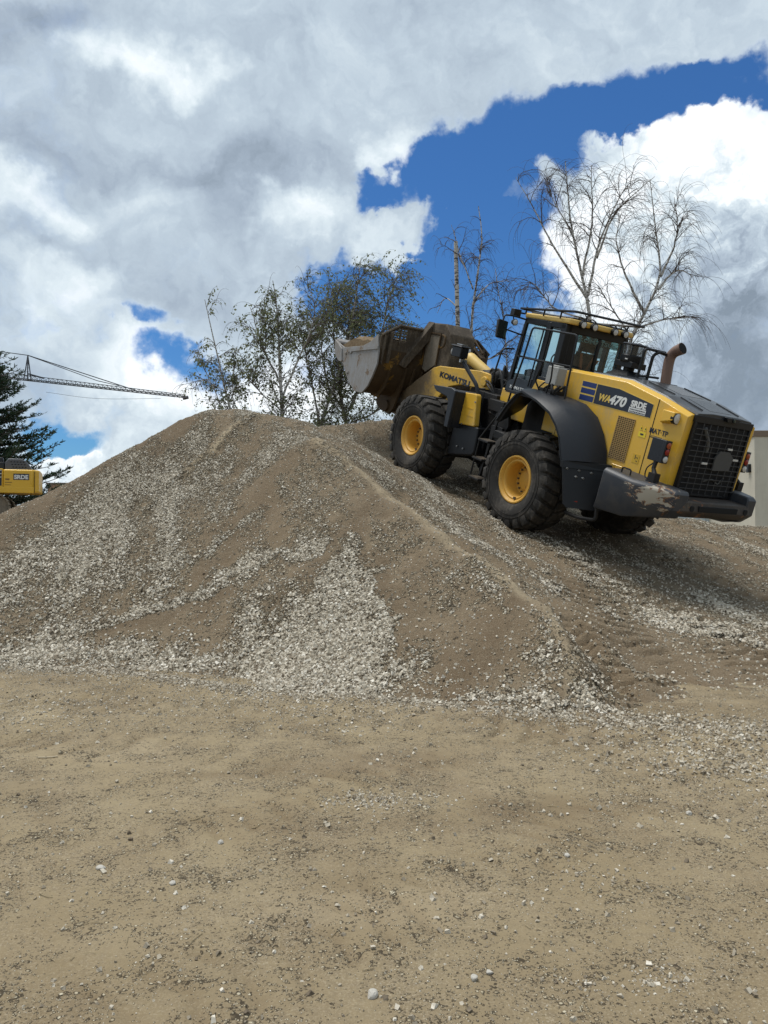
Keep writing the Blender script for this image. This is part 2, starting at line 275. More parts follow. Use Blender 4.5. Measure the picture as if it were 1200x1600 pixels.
STROKES = {
'g':[
([(-3.7, 13.0, 0.45), (-4.6, 11.5, 0.75), (-5.2, 10.0, 0.9)],0.62),
([(-2.8, 12.8, 0.25), (-3.5, 11.2, 0.45), (-4.0, 9.6, 0.6)],0.5),
([(-1.7, 13.2, 0.2), (-2.4, 11.6, 0.3), (-3.0, 10.2, 0.4)],0.38),
([(-0.40, 10.0, 0.14), (-0.62, 9.32, 0.30), (-0.80, 8.76, 0.50), (-0.85, 7.8, 0.80)],1.0),
([(0.0, 9.42, 0.09), (-0.11, 8.44, 0.15), (-0.19, 7.62, 0.18)],0.9),
([(-4.61, 9.26, 0.12), (-2.97, 8.94, 0.1), (-1.6, 8.4, 0.1), (-0.51, 7.66, 0.08)],0.9),
([(0.12, 7.26, 0.05), (0.92, 6.92, 0.05), (1.56, 6.74, 0.06)],0.55),
([(1.67, 6.7, 0.07), (2.0, 6.34, 0.05), (2.34, 6.14, 0.03)],0.7),
([(-1.08, 10.02, 0.08), (-2.21, 9.86, 0.13), (-3.19, 9.6, 0.16), (-3.97, 9.36, 0.19)],0.75),
([(-1.82, 10.94, 0.07), (-3.05, 10.48, 0.12), (-4.02, 10.08, 0.18), (-4.83, 9.68, 0.24)],0.65),
([(-2.87, 11.48, 0.08), (-4.02, 10.74, 0.16), (-5.09, 10.2, 0.26)],0.6),
([(-4.99, 11.1, 0.46), (-4.58, 9.2, 0.46)],0.45),
([(0.42, 12.68, 0.15), (1.51, 11.36, 0.19), (2.32, 10.34, 0.19), (2.87, 9.58, 0.13)],0.55),
([(-0.42, 12.7, 0.15), (0.42, 12.68, 0.15)],0.45),
([(3.73, 10.2, 0.14), (4.23, 9.78, 0.26), (4.57, 9.02, 0.3)],0.75),
([(2.6, 9.48, 0.06), (3.0, 8.82, 0.07)],0.5),
([(2.7, 6.78, 0.06), (2.86, 5.96, 0.07)],0.7),
([(2.45, 5.7, 0.05), (2.63, 5.3, 0.09)],0.4),
([(4.26, 12.78, 0.15), (4.8, 10.7, 0.2)],0.3),
([(2.07, 12.4, 0.1), (3.48, 11.62, 0.17)],0.35),
([(6.37, 16.62, 0.11), (6.78, 15.36, 0.13), (7.02, 14.06, 0.16)],0.5),
([(-4.51, 12.28, 0.2), (-5.11, 11.36, 0.24)],0.3),
([(-2.51, 12.06, 0.14), (-3.35, 11.16, 0.17)],0.3),
],
'd':[
([(-1.31, 12.06, 0.22), (-1.99, 10.88, 0.27), (-2.53, 10.14, 0.22)],0.7),
([(-0.13, 10.7, 0.27), (-0.65, 9.8, 0.34), (-1.19, 8.96, 0.3), (-1.43, 8.58, 0.2)],0.9),
([(-2.0, 9.6, 0.13), (-2.73, 9.4, 0.13), (-3.58, 9.36, 0.08)],0.8),
([(-0.54, 10.7, 0.13), (0.0, 9.54, 0.16), (0.27, 8.02, 0.13), (0.36, 7.3, 0.09)],0.6),
([(1.36, 8.18, 0.31), (1.02, 7.66, 0.45), (0.6, 7.28, 0.36)],0.75),
([(0.79, 9.48, 0.2), (0.28, 8.54, 0.21)],0.4),
([(0.2, 12.12, 0.07), (1.2, 10.32, 0.07), (1.85, 8.88, 0.07), (1.94, 7.42, 0.06)],0.6),
([(2.43, 10.82, 0.16), (2.72, 9.08, 0.18), (3.5, 8.44, 0.1)],0.45),
([(3.71, 13.5, 0.14), (5.84, 14.62, 0.15), (6.38, 13.0, 0.11)],0.5),
([(-3.6, 13.88, 0.1), (-4.77, 12.7, 0.12), (-5.73, 11.46, 0.13)],1.0),
([(-1.99, 13.22, 0.22), (-2.52, 12.58, 0.21)],0.5),
],
'p':[
([(-2.3, 14.12, 0.08), (-2.94, 13.06, 0.07), (-3.42, 12.42, 0.06), (-3.66, 11.72, 0.05)],1.0),
([(-1.06, 12.44, 0.09), (-0.39, 11.78, 0.08), (0.36, 10.7, 0.07), (1.11, 9.52, 0.06), (1.75, 8.1, 0.05), (1.78, 7.24, 0.03), (1.72, 6.86, 0.02)],0.8),
([(-3.89, 13.7, 0.25), (-4.95, 12.36, 0.27), (-5.52, 11.04, 0.24)],0.5),
([(-0.64, 9.68, 0.08), (0.0, 9.98, 0.08)],0.25),
([(4.88, 11.74, 0.18), (5.03, 10.8, 0.16)],0.5),
([(3.73, 12.44, 0.12), (4.33, 11.58, 0.17)],0.3),
],
}
def vnoise(x, y, seed=0):
    r = np.random.default_rng(seed).random((256, 256)); xi = np.floor(x).astype(int); yi = np.floor(y).astype(int); fx = x - xi; fy = y - yi
    fx = fx * fx * (3 - 2 * fx); fy = fy * fy * (3 - 2 * fy); g = lambda i, j: r[(xi + i) % 256, (yi + j) % 256]
    return (g(0, 0) * (1 - fx) + g(1, 0) * fx) * (1 - fy) + (g(0, 1) * (1 - fx) + g(1, 1) * fx) * fy
def fbm(x, y, sc, octv=5, rough=.5, seed=0):
    s = 0; a = 1; t = 0
    for o in range(octv): s = s + a * vnoise(x * sc * 2 ** o + 17.3 * o, y * sc * 2 ** o - 9.1 * o, seed + o); t += a; a *= rough
    return s / t - .5
def sst(a, b, v): t = np.clip((v - a) / (b - a), 0, 1); return t * t * (3 - 2 * t)
def fit_rbf(C, lam=.02):
    n = len(C); d = np.linalg.norm(C[:, None, :2] - C[None, :, :2], axis=2); A = np.zeros((n + 3, n + 3)); A[:n, :n] = d - lam * np.eye(n); A[:n, n] = 1; A[:n, n + 1:] = C[:, :2]; A[n:, :n] = A[:n, n:].T
    b = np.zeros(n + 3); b[:n] = C[:, 2]; return np.linalg.solve(A, b)
WT = fit_rbf(CTRL)
def heap_base(x, y):
    out = WT[-3] + x * WT[-2] + y * WT[-1]
    for i in range(len(CTRL)): out = out + WT[i] * np.hypot(x - CTRL[i, 0], y - CTRL[i, 1])
    edge = np.minimum(np.minimum(x + 13.5, 13.5 - x), 27 - y); return out * sst(0, 2.5, edge) - .35 * (1 - sst(0, 2.0, edge))
def seg_dist(x, y, poly):   # distance to a polyline in units of its local half width, and the arc length there
    best = np.full(x.shape, 1e9); arc = np.zeros(x.shape); s0 = 0
    for (x0, y0, w0), (x1, y1, w1) in zip(poly[:-1], poly[1:]):
        dx, dy = x1 - x0, y1 - y0; L = math.hypot(dx, dy); t = np.clip(((x - x0) * dx + (y - y0) * dy) / (L * L), 0, 1)
        d = np.hypot(x - x0 - t * dx, y - y0 - t * dy) / (w0 + t * (w1 - w0)); m = d < best; best = np.where(m, d, best); arc = np.where(m, s0 + t * L, arc); s0 += L
    return best, arc
def paint_field(x, y, key):
    wx = x + fbm(x, y, 1.1, 4, .6, 31) * .9 + fbm(x, y, 4.5, 4, .65, 32) * .42; wy = y + fbm(x, y, 1.1, 4, .6, 57) * .9 + fbm(x, y, 4.5, 4, .65, 58) * .42; f = np.zeros(x.shape)
    for poly, s in STROKES[key]:
        d, _ = seg_dist(wx if key != 'p' else x + (wx - x) * .25, wy if key != 'p' else y + (wy - y) * .25, poly); f = np.maximum(f, s * (1 - sst(.1, 2.1 if key == 'g' else 1.8, d)))
    return f
MF = Vector((-.4824533732347579, .8157841023619555, .31895930929807)); ML = Vector((-.8545512818415292, -.518312688013946, .03307664049986412)); MU = Vector((.19230405444868504, -.2566091498315216, .9471910551020533))
MT = Vector((3.2685, 13.9450, 1.5707))      # wheel loader: ground point under the rear axle, with its forward, left and up directions
def loader_pt(x, y, z=0.0): return MT + MF * x + ML * y + MU * z
def lugs(x, y, p0, p1, half, pitch, seed, depth):   # tyre prints between two points
    dx, dy = p1[0] - p0[0], p1[1] - p0[1]; L = math.hypot(dx, dy); ux, uy = dx / L, dy / L; a = (x - p0[0]) * ux + (y - p0[1]) * uy; c = (x - p0[0]) * -uy + (y - p0[1]) * ux
    c = c + fbm(x, y, .8, 2, .5, seed) * .12; m = (1 - sst(half * .85, half * 1.1, np.abs(c))) * sst(0, .4, a) * (1 - sst(L - .4, L, a))
    ph = (a + np.abs(c) * .28) / pitch + fbm(x, y, 1.5, 2, .5, seed + 3) * .5; s = sst(.16, .36, np.abs((ph % 1) - .5) * 2)
    brk = sst(-.32, -.05, fbm(x, y, 1.4, 3, .5, seed + 9)); return m * (s - .5) * depth * brk - m * depth * .35
def flow(x, y):   # noise stretched down the slope of the faces
    return fbm(x * 2.6 + y * .55, y * .55 - x * .15, 1.0, 6, .62, 71)
def heap_h(x, y, detail=True):
    h = heap_base(x, y)
    if detail:
        h = h + fbm(x, y, .5, 4, .5, 3) * .16 * sst(.1, .6, h) + fbm(x, y, 2.6, 5, .6, 9) * .07 + fbm(x, y, 14., 4, .6, 19) * .022 + fbm(x, y, 1.6, 4, .6, 23) * .10 * (1 - sst(.0, .25, np.abs(h)))
        h = h + flow(x, y) * .10 * sst(.2, .8, h)
        d, _ = seg_dist(x, y, RIDGE); h = h + .075 * np.clip(1 - d * .8, 0, 1) * (1 + fbm(x, y, 3., 4, .6, 85)) * sst(.0, .45, h + .15)
        d, _ = seg_dist(x, y, STROKES['p'][0][0]); h = h + .05 * (1 - sst(0, 2.2, d))
        for (a, b, hw, pt, sd_, dp) in TRACKS: h = h + lugs(x, y, a, b, hw, pt, sd_, dp)
        rl = loader_pt(0, 1.15)   # clods along the lane beside the ridge
        d, _ = seg_dist(x, y, [(.2, 12.1, .35), (1.2, 10.4, .4), (1.95, 8.9, .4), (2.2, 7.4, .3)]); h = h - .15 * (1 - sst(.2, 1.2, d)) + (1 - sst(.4, 1.3, d)) * fbm(x, y, 5., 4, .65, 83) * .16
        for ly in (1.15, -1.15):
            a_, b2_ = lp2(-.9, ly), lp2(4.3, ly); d, _ = seg_dist(x, y, [(a_[0], a_[1], .6), (b2_[0], b2_[1], .6)]); h = h + .045 * (1 - sst(.7, 1.7, d)) * (1 + fbm(x, y, 6., 3, .6, 91) * 1.2)
        h = h + np.abs(fbm(x, y, 3.2, 5, .62, 61)) * .22 * sst(4.5, 6.5, x) * sst(12, 15.5, y)
    return h
def lp2(x, y): p = loader_pt(x, y); return (p.x, p.y)
TRACKS = [(lp2(-.3, 1.15), lp2(-5.6, 1.35), .34, .30, 5, .10), (lp2(-.6, -1.15), lp2(-6.0, -1.0), .34, .30, 6, .09), (lp2(2.6, 1.2), lp2(.9, 1.2), .34, .3, 8, .08),
          ((2.05, 9.3), (2.12, 6.7), .26, .17, 12, .12), ((2.75, 11.2), (2.75, 7.2), .46, .21, 13, .13), ((3.9, 9.4), (4.6, 7.2), .42, .22, 14, .06), ((5.6, 9.0), (6.2, 6.8), .33, .26, 16, .04)]
GT = [((.6, 6.2), (3.8, 5.4), .3, .24, 21, 1.2), ((-3.6, 7.2), (2.8, 5.9), .3, .24, 22, .9), ((-4.5, 6.4), (-.3, 5.1), .3, .26, 23, .9), ((-2.6, 2.6), (.6, 5.6), .25, .2, 24, .8), ((-1.2, 2.2), (2.4, 5.2), .25, .2, 25, .7), ((3.2, 3.0), (1.2, 6.3), .28, .22, 26, .9), ((-.6, 7.0), (2.6, 6.2), .28, .22, 27, 1.0)]
def ground_tracks(x, y): return sum(lugs(x, y, a, b, hw, pt, sd_, dp) for a, b, hw, pt, sd_, dp in GT)
def ground_h(x, y, detail=True):
    h = 1.98 * sst(19, 25, y) * sst(-5.5, -9.5, x)
    if detail: h = h + (fbm(x, y, .35, 3, .5, 101) * .05 + fbm(x * .8, y, 2.2, 5, .55, 103) * .022 + fbm(x, y, 16., 4, .6, 107) * .009) * (1 - sst(60, 120, np.hypot(x, y))) + ground_tracks(x, y) * .020
    return h
RIDGE = [(-1.10, 12.42, .42), (-.39, 11.78, .45), (.36, 10.65, .45), (1.10, 9.4, .42), (1.75, 8.1, .36), (1.78, 7.24, .30), (1.66, 6.86, .22)]
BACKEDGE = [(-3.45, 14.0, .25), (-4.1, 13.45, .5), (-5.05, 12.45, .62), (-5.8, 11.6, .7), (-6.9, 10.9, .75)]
def heap_attr(x, y):
    g = paint_field(x, y, 'g'); d = paint_field(x, y, 'd'); p = paint_field(x, y, 'p'); fl = flow(x, y)
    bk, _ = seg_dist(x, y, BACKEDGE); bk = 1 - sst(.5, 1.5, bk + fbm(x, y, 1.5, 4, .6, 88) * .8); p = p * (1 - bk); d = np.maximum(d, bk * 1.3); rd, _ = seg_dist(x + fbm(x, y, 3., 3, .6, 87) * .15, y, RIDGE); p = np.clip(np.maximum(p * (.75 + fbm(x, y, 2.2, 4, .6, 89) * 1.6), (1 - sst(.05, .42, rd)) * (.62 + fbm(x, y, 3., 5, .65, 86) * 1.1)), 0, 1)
    tk = 0
    for (a, b, hw, pt, sd_, dp) in TRACKS: tk = tk + lugs(x, y, a, b, hw, pt, sd_, 1.0)
    rp = sst(1.9, 2.5, x - (7.5 - y) * .1) * sst(9.8, 8.6, y); d = np.maximum(d, rp * .35); g = g * (1 - rp * .75)
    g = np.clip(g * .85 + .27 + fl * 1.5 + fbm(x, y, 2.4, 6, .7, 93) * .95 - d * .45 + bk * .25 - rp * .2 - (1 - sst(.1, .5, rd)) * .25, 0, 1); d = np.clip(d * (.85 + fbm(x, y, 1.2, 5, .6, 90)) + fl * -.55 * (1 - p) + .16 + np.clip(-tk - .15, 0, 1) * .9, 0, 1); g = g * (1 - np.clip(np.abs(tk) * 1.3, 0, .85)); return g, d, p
def grid_mesh(name, xs, ys, hf):
    X, Y = np.meshgrid(xs, ys); Z = hf(X, Y); V = np.stack([X.ravel(), Y.ravel(), Z.ravel()], 1); nx, ny = len(xs), len(ys)
    i = np.arange(nx * ny).reshape(ny, nx); F = np.stack([i[:-1, :-1], i[:-1, 1:], i[1:, 1:], i[1:, :-1]], -1).reshape(-1, 4); return np_mesh(name, V, F), X.ravel(), Y.ravel()
def steps(segs):
    out = []
    for a, b, s in segs: out.append(np.arange(a, b, s))
    return np.unique(np.round(np.concatenate(out), 4))
def set_attr(me, name, v):
    a = me.attributes.new(name, 'FLOAT', 'POINT'); a.data.foreach_set('value', np.asarray(v, np.float32))

# ---- stony earth material, shared recipe
def earth(name, is_heap):
    m, nt, b = new_mat(name); tc = N_(nt, 'ShaderNodeTexCoord'); P = tc.outputs['Object']; L = nt.links
    at = lambda n: (lambda q: q.outputs['Fac'])(N_(nt, 'ShaderNodeAttribute', attribute_name=n))
    g, dk, pl = at('gravel'), at('dark'), at('pale')
    big = noise_(nt, P, .55, 5, .6, .4); mid = noise_(nt, P, 3.2, 7, .62, .3); fine = noise_(nt, P, 28., 6, .65); vf = noise_(nt, P, 120., 3, .7)
    if is_heap: base = mix_(nt, ramp_(nt, mid, [(.3, 0.), (.7, 1.)]), (.150, .108, .064), (.215, .163, .104))
    else: base = mix_(nt, ramp_(nt, big, [(.35, 0.), (.65, 1.)]), (.236, .181, .104), (.288, .229, .138)); base = mix_(nt, ramp_(nt, mid, [(.38, .0), (.75, .6)]), base, (.203, .155, .093))
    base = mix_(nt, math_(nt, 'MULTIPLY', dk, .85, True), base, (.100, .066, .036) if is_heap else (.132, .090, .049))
    base = mix_(nt, math_(nt, 'MULTIPLY', pl, .8, True), base, (0.414, 0.336, 0.220))
    grit = ramp_(nt, noise_(nt, P, 1.7, 5, .6, .5), [(.40, .22 if not is_heap else .6), (.62, 1.)])
    base = mix_(nt, math_(nt, 'MULTIPLY', ramp_(nt, fine, [(.36, .7 if is_heap else .5), (.58, 0.)]), grit), base, (.10, .076, .048) if is_heap else (.14, .11, .075)); base = mix_(nt, math_(nt, 'MULTIPLY', ramp_(nt, vf, [(.5, 0.), (.66, .7)]), grit), base, (.40, .335, .235))
    h = math_(nt, 'MULTIPLY', fine, .5)
    # three sizes of embedded stones, each cell picks its own shade
    for (sc, lo, amp, k) in ((22., .30, 1.0, .9), (42., .36, .6, 1.0), (85., .40, .3, .8)) if is_heap else ((30., .90, .6, .5), (62., .80, .4, .6), (130., .72, .25, .6)):
        vo = N_(nt, 'ShaderNodeTexVoronoi'); vo.inputs['Scale'].default_value = sc; vo.inputs['Randomness'].default_value = 1.0; L.new(P, vo.inputs['Vector'])
        sep = N_(nt, 'ShaderNodeSeparateColor'); L.new(vo.outputs['Color'], sep.inputs[0])
        # stone present where its random number is below the local density
        thr = math_(nt, 'MULTIPLY', g, k) if is_heap else math_(nt, 'SUBTRACT', 1.0 - lo + .0, math_(nt, 'MULTIPLY', math_(nt, 'SUBTRACT', .62, mid), 1.1))
        if is_heap: thr = math_(nt, 'ADD', thr, math_(nt, 'MULTIPLY', math_(nt, 'SUBTRACT', mid, .55), .5))
        pres = math_(nt, 'GREATER_THAN', thr, sep.outputs[0]); body = ramp_(nt, vo.outputs['Distance'], [(.0, 1.), (.33, .9), (.52, 0.)])
        mk = math_(nt, 'MULTIPLY', pres, body); tone = ramp_(nt, sep.outputs[1], [(0., (0.150, 0.116, 0.077)), (.3, (0.264, 0.216, 0.140)), (.65, (0.440, 0.378, 0.262)), (1., (0.634, 0.573, 0.427))])
        base = mix_(nt, math_(nt, 'MULTIPLY', mk, .9 if is_heap else .75), base, tone)
        gap = math_(nt, 'MULTIPLY', pres, ramp_(nt, vo.outputs['Distance'], [(.38, 0.), (.60, .95)])); base = mix_(nt, gap, base, (.055, .042, .026))  # shade between the stones, painted as dark colour in the gaps
        h = math_(nt, 'ADD', h, math_(nt, 'MULTIPLY', mk, amp))
    L.new(base, b.inputs['Base Color']); b.inputs['Roughness'].default_value = .95; b.inputs['Specular IOR Level'].default_value = .25
    L.new(bump_(nt, h, 1.0, .03 if is_heap else .014, bump_(nt, mid, .6, .06)), b.inputs['Normal']); return m
M_HEAP = earth('heap_gravel', True); M_GROUND = earth('packed_earth', False)
# ---- ground sheet
gx = steps([(-3000, -200, 400), (-200, -20, 12), (-20, -5, .25), (-5, 5, .028), (5, 20, .25), (20, 200, 12), (200, 3001, 400)])
gy = steps([(-3000, -200, 400), (-200, -6, 12), (-6, 1.5, .25), (1.5, 4.5, .018), (4.5, 9.4, .03), (9.4, 40, .5), (40, 200, 12), (200, 3001, 400)])
me, X, Y = grid_mesh('ground', gx, gy, ground_h)
rightness = sst(.6, 3.2, X - (5.5 - Y) * .25) * sst(8.5, 6, Y)
set_attr(me, 'gravel', rightness); set_attr(me, 'dark', np.clip(-ground_tracks(X, Y), 0, 1) * .35 + .5 * sst(.0, .35, fbm(X, Y, .6, 4, .55, 200)) + .25 * sst(3.6, 2.3, Y) + .75 * np.exp(-((X - .1) / .55) ** 2 - ((Y - 5.3) / .28) ** 2) + .35 * np.exp(-((X + .25) / .35) ** 2 - ((Y - 3.3) / .3) ** 2) + .5 * sst(.12, .3, fbm(X * .35, Y * 1.6, 1., 5, .6, 220)) + .35 * sst(.1, .3, fbm(X + Y * .6, (Y - X * .6) * .3, 1.6, 5, .6, 222))); set_attr(me, 'pale', .35 * sst(.02, .3, fbm(X, Y, .45, 4, .55, 210)) * sst(4, 6, Y) + np.clip(ground_tracks(X, Y), 0, 1) * .25 + .3 * sst(.08, .3, fbm(X * .5, Y * 1.4, 1.3, 4, .6, 214)))
ground = tag(link('ground', me, M_GROUND), 'flat yard of packed tan earth scattered with small pale pebbles', 'ground', kind='structure')
# ---- the heap
hx = steps([(-13.5, -7, .1), (-7, 7, .036), (7, 13.6, .08)]); hy = steps([(6.0, 10.5, .03), (10.5, 18, .045), (18, 21.5, .07), (21.5, 27.1, .2)])
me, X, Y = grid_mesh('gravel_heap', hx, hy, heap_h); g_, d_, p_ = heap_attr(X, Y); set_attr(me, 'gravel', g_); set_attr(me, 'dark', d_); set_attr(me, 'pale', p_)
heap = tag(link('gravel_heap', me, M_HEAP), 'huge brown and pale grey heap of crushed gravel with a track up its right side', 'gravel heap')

# ---- loose stones: every stone a small irregular solid
def stone_mesh(name, P, S, nrm, colr, seed, detailed=False):
    rg = np.random.default_rng(seed); n = len(P)
    base = np.array([[-1, -1, -.6], [1, -1, -.7], [1, 1, -.6], [-1, 1, -.7], [-.8, -.7, .6], [.7, -.8, .75], [.8, .7, .6], [-.7, .8, .7]]) * .5
    Fb = np.array([[0, 3, 2, 1], [4, 5, 6, 7], [0, 1, 5, 4], [1, 2, 6, 5], [2, 3, 7, 6], [3, 0, 4, 7]])
    V = base[None] * (1 + rg.uniform(-.35, .35, (n, 8, 3))); V = V * rg.uniform(.6, 1.15, (n, 1, 3)) * S[:, None, None]
    q = rg.normal(size=(n, 4)); q[:, 1:3] *= .6; q /= np.linalg.norm(q, axis=1, keepdims=True); w, x, y, z = q.T
    Rm = np.stack([1 - 2 * (y * y + z * z), 2 * (x * y - z * w), 2 * (x * z + y * w), 2 * (x * y + z * w), 1 - 2 * (x * x + z * z), 2 * (y * z - x * w), 2 * (x * z - y * w), 2 * (y * z + x * w), 1 - 2 * (x * x + y * y)], 1).reshape(n, 3, 3)
    V = np.einsum('nij,nkj->nki', Rm, V) + P[:, None]; F = Fb[None] + (np.arange(n) * 8)[:, None, None]
    me = np_mesh(name, V.reshape(-1, 3), F.reshape(-1, 4), False)
    a = me.attributes.new('shade', 'FLOAT', 'POINT'); a.data.foreach_set('value', np.repeat(colr, 8).astype(np.float32)); return me
def mat_stone():
    m, nt, b = new_mat('limestone'); at = N_(nt, 'ShaderNodeAttribute', attribute_name='shade').outputs['Fac']; tc = N_(nt, 'ShaderNodeTexCoord')
    c = ramp_(nt, at, [(0., (.10, .075, .05)), (.3, (.24, .20, .145)), (.6, (.46, .41, .32)), (.85, (.60, .545, .445)), (1., (.76, .71, .61))])
    c = mix_(nt, ramp_(nt, noise_(nt, tc.outputs['Object'], 90., 4), [(.4, 0.), (.7, .45)]), c, (.26, .21, .15)); nt.links.new(c, b.inputs['Base Color']); b.inputs['Roughness'].default_value = .9; b.inputs['Specular IOR Level'].default_value = .25; return m
M_STONE = mat_stone()
def scatter_heap():
    n = 1900000; rg = np.random.default_rng(5); x = rg.uniform(-8.5, 9.5, n); y = 6.3 + (rg.random(n) ** 1.35) * 14.2
    keep = np.abs(x / y) < .56; x, y = x[keep], y[keep]; h = heap_h(x, y); gh = ground_h(x, y); g, d, p = heap_attr(x, y)
    prob = np.clip(g ** 2.6 * 1.25 + .02 + .02 * (1 - d), 0, 1) * (1 - .75 * p)
    near_toe = (1 - sst(.0, .35, h)) * (h > -.02) * (.06 + .26 * sst(.2, -.6, x)) * sst(1.9, 1.3, x); prob = np.clip(prob + near_toe, 0, 1)
    k = (rg.random(len(x)) < prob * .85) & (h > gh - .01); x, y, h, g = x[k], y[k], h[k], g[k]
    s = .013 + .024 * rg.random(len(x)) ** 2.0 * (.65 + .6 * (1 - sst(0., 2.2, h))) ; s = s * np.where(g > .5, 1.1, .85)
    c = np.clip(rg.normal(.60, .27, len(x)), 0, 1); return stone_mesh('loose_stones', np.stack([x, y, h + s * .08], 1), s, None, c, 6), len(x)
me, ns = scatter_heap(); print('heap stones', ns)
tag(link('loose_stones', me, M_STONE, heap), kind='stuff')
def scatter_ground():
    rg = np.random.default_rng(15); n = 190000; y = 2.0 + 7.2 * rg.random(n) ** 1.1; x = rg.uniform(-.6, .6, n) * y
    right = sst(.5, 3.0, x - (5.5 - y) * .25); cl = fbm(x, y, 1.6, 4, .6, 301) + .12; prob = .035 + .16 * np.clip(cl, 0, 1) ** 1.2 * (.25 + right * 1.6) + .55 * right * np.clip(fbm(x, y, .9, 3, .5, 305) + .1, 0, 1) * sst(4, 5.5, y)
    prob = prob + .75 * np.exp(-((x + .08) / .16) ** 2 - ((y - 4.52) / .10) ** 2) + .5 * np.exp(-((x - 2.1) / .35) ** 2 - ((y - 6.2) / .22) ** 2) + .30 * np.exp(-((x - 1.0) / .10) ** 2 - ((y - 2.75) / .06) ** 2)
    hb = heap_base(x, y); prob = prob + (.15 + .4 * sst(.2, -.6, x)) * np.exp(-((hb + .05) / .10) ** 2) * sst(2.2, 1.2, x) * (y > 6)
    ex = []   # loose clusters: the small patch in the middle, the spill right of the toe, the strip along the right edge, the foot of the heap
    for (cx, cy, sx, sy, m) in ((-.08, 4.52, .13, .09, 260), (.12, 4.55, .22, .08, 120), (2.0, 6.45, .30, .16, 900), (2.7, 6.1, .35, .22, 900), (2.3, 5.2, .5, .5, 1500), (2.75, 4.6, .35, .5, 900), (1.0, 2.75, .09, .05, 60), (.75, 2.72, .10, .05, 50), (.95, 3.55, .12, .06, 60)): ex.append(np.stack([rg.normal(cx, sx, m), rg.normal(cy, sy, m)], 1))
    tt = rg.random(5200); tx = np.interp(tt, [0, .25, .5, .62, 1], [-5.2, -2.9, -1.2, -.2, 1.6]); ty = np.interp(tt, [0, .25, .5, .62, 1], [9.1, 8.6, 7.6, 7.4, 6.65]); ex.append(np.stack([tx, ty - np.abs(rg.normal(0, .17, 5200)) + .05], 1)); ex = np.concatenate(ex)
    k = rg.random(n) < prob; x, y = np.r_[x[k], ex[:, 0]], np.r_[y[k], ex[:, 1]]; s = .003 + .020 * rg.random(len(x)) ** 7 + .004 * (y / 6); s[-len(ex):] = np.where(ex[:, 1] > 5, .010 + .022 * rg.random(len(ex)) ** 2.5, .006 + .012 * rg.random(len(ex)) ** 2.5); c = np.clip(rg.normal(.52, .25, len(x)), 0, .93)
    return stone_mesh('pebbles', np.stack([x, y, ground_h(x, y) + s * .12], 1), s, None, c, 16), len(x)
me, ns = scatter_ground(); print('pebbles', ns)
tag(link('pebbles', me, M_STONE), 'small pale and dark pebbles scattered over the packed earth of the yard', 'pebbles', kind='stuff')
# ---- the larger single stones in the foreground
M_ROCK = paint('pale_stone', (.50, .47, .41), .85, (.30, .25, .18), .45, scale=14, bump=.6)
def rock(x, y, s, label, seed, dark=False):
    import bmesh
    rg = np.random.default_rng(seed); bm = bmesh.new(); bmesh.ops.create_icosphere(bm, subdivisions=3, radius=1); k = rg.uniform(.7, 1.1, 3); pl = rg.normal(size=(9, 3)); pl /= np.linalg.norm(pl, axis=1, keepdims=True); pd = rg.uniform(.62, .9, 9)
    for v in bm.verts:
        p = np.array(v.co)
        for a, d in zip(pl, pd):
            t = p @ a
            if t > d: p = p - a * (t - d)
        p = p * k * s * (1 + rg.uniform(-.02, .02)); p[2] *= .7; v.co = p
    me = bpy.data.meshes.new('stone'); bm.to_mesh(me); bm.free(); o = link('stone', me, M_ROCK); o.location = (x, y, float(ground_h(np.array([x]), np.array([y]))[0]) + s * .28); o.rotation_euler = (0, 0, rg.uniform(0, 6))
    tag(o, label, 'stone', 'single stones lying on the yard')
for a in [(-1.33, 3.64, .022, 'pale stone lying alone at the lower left of the yard', 1), (-.83, 3.93, .020, 'whitish stone between the lower left corner and the small gravel patch', 2), (.32, 2.76, .020, 'rounded grey stone near the bottom right of the middle', 3),
          (-.04, 2.67, .022, 'dusty flat stone at the very bottom centre of the yard', 4), (-.95, 3.48, .017, 'small white stone right of the lone lower left stone', 5), (1.70, 4.32, .022, 'cream stone near the right edge below the loose gravel strip', 6),
          (.89, 3.76, .017, 'bright little stone midway up the right half of the yard', 7), (.38, 2.80, .014, 'flat pale stone just behind the rounded grey one', 8)]: rock(*a)
# ---- straw bits and twigs
def twigs():
    rg = np.random.default_rng(44); P = []; Rr = []
    for _ in range(170):
        y = 2.3 + 6 * rg.random(); x = rg.uniform(-.5, .5) * y; a = rg.uniform(0, 3.14); l = rg.uniform(.01, .05); t = np.linspace(-1, 1, 5); bx = x + np.cos(a) * l * t; by = y + np.sin(a) * l * t + rg.uniform(-.3, .3) * l * t * t
        P.append(np.stack([bx, by, ground_h(bx, by) + .005], 1)); Rr.append(np.full(5, rg.uniform(.0008, .002)))
    return tubes(P, Rr, 4)
V_, F_ = twigs(); tag(link('straw_bits', np_mesh('straw_bits', V_, F_), plain('straw', (.34, .27, .16), .9)), 'short bits of straw and twig strewn over the yard', 'straw', kind='stuff')
t_ = np.linspace(-1, 1, 8); bx = -2.33 + t_ * .062; by = 5.35 + t_ * .014 + .006 * t_ ** 2
V_, F_ = tubes([np.stack([bx, by, ground_h(bx, by) + .008], 1)], [np.full(8, .0045)], 6); tag(link('stick', np_mesh('stick', V_, F_), plain('bare_wood', (.50, .42, .29), .85)), 'short pale stick lying alone on the earth at left', 'stick')

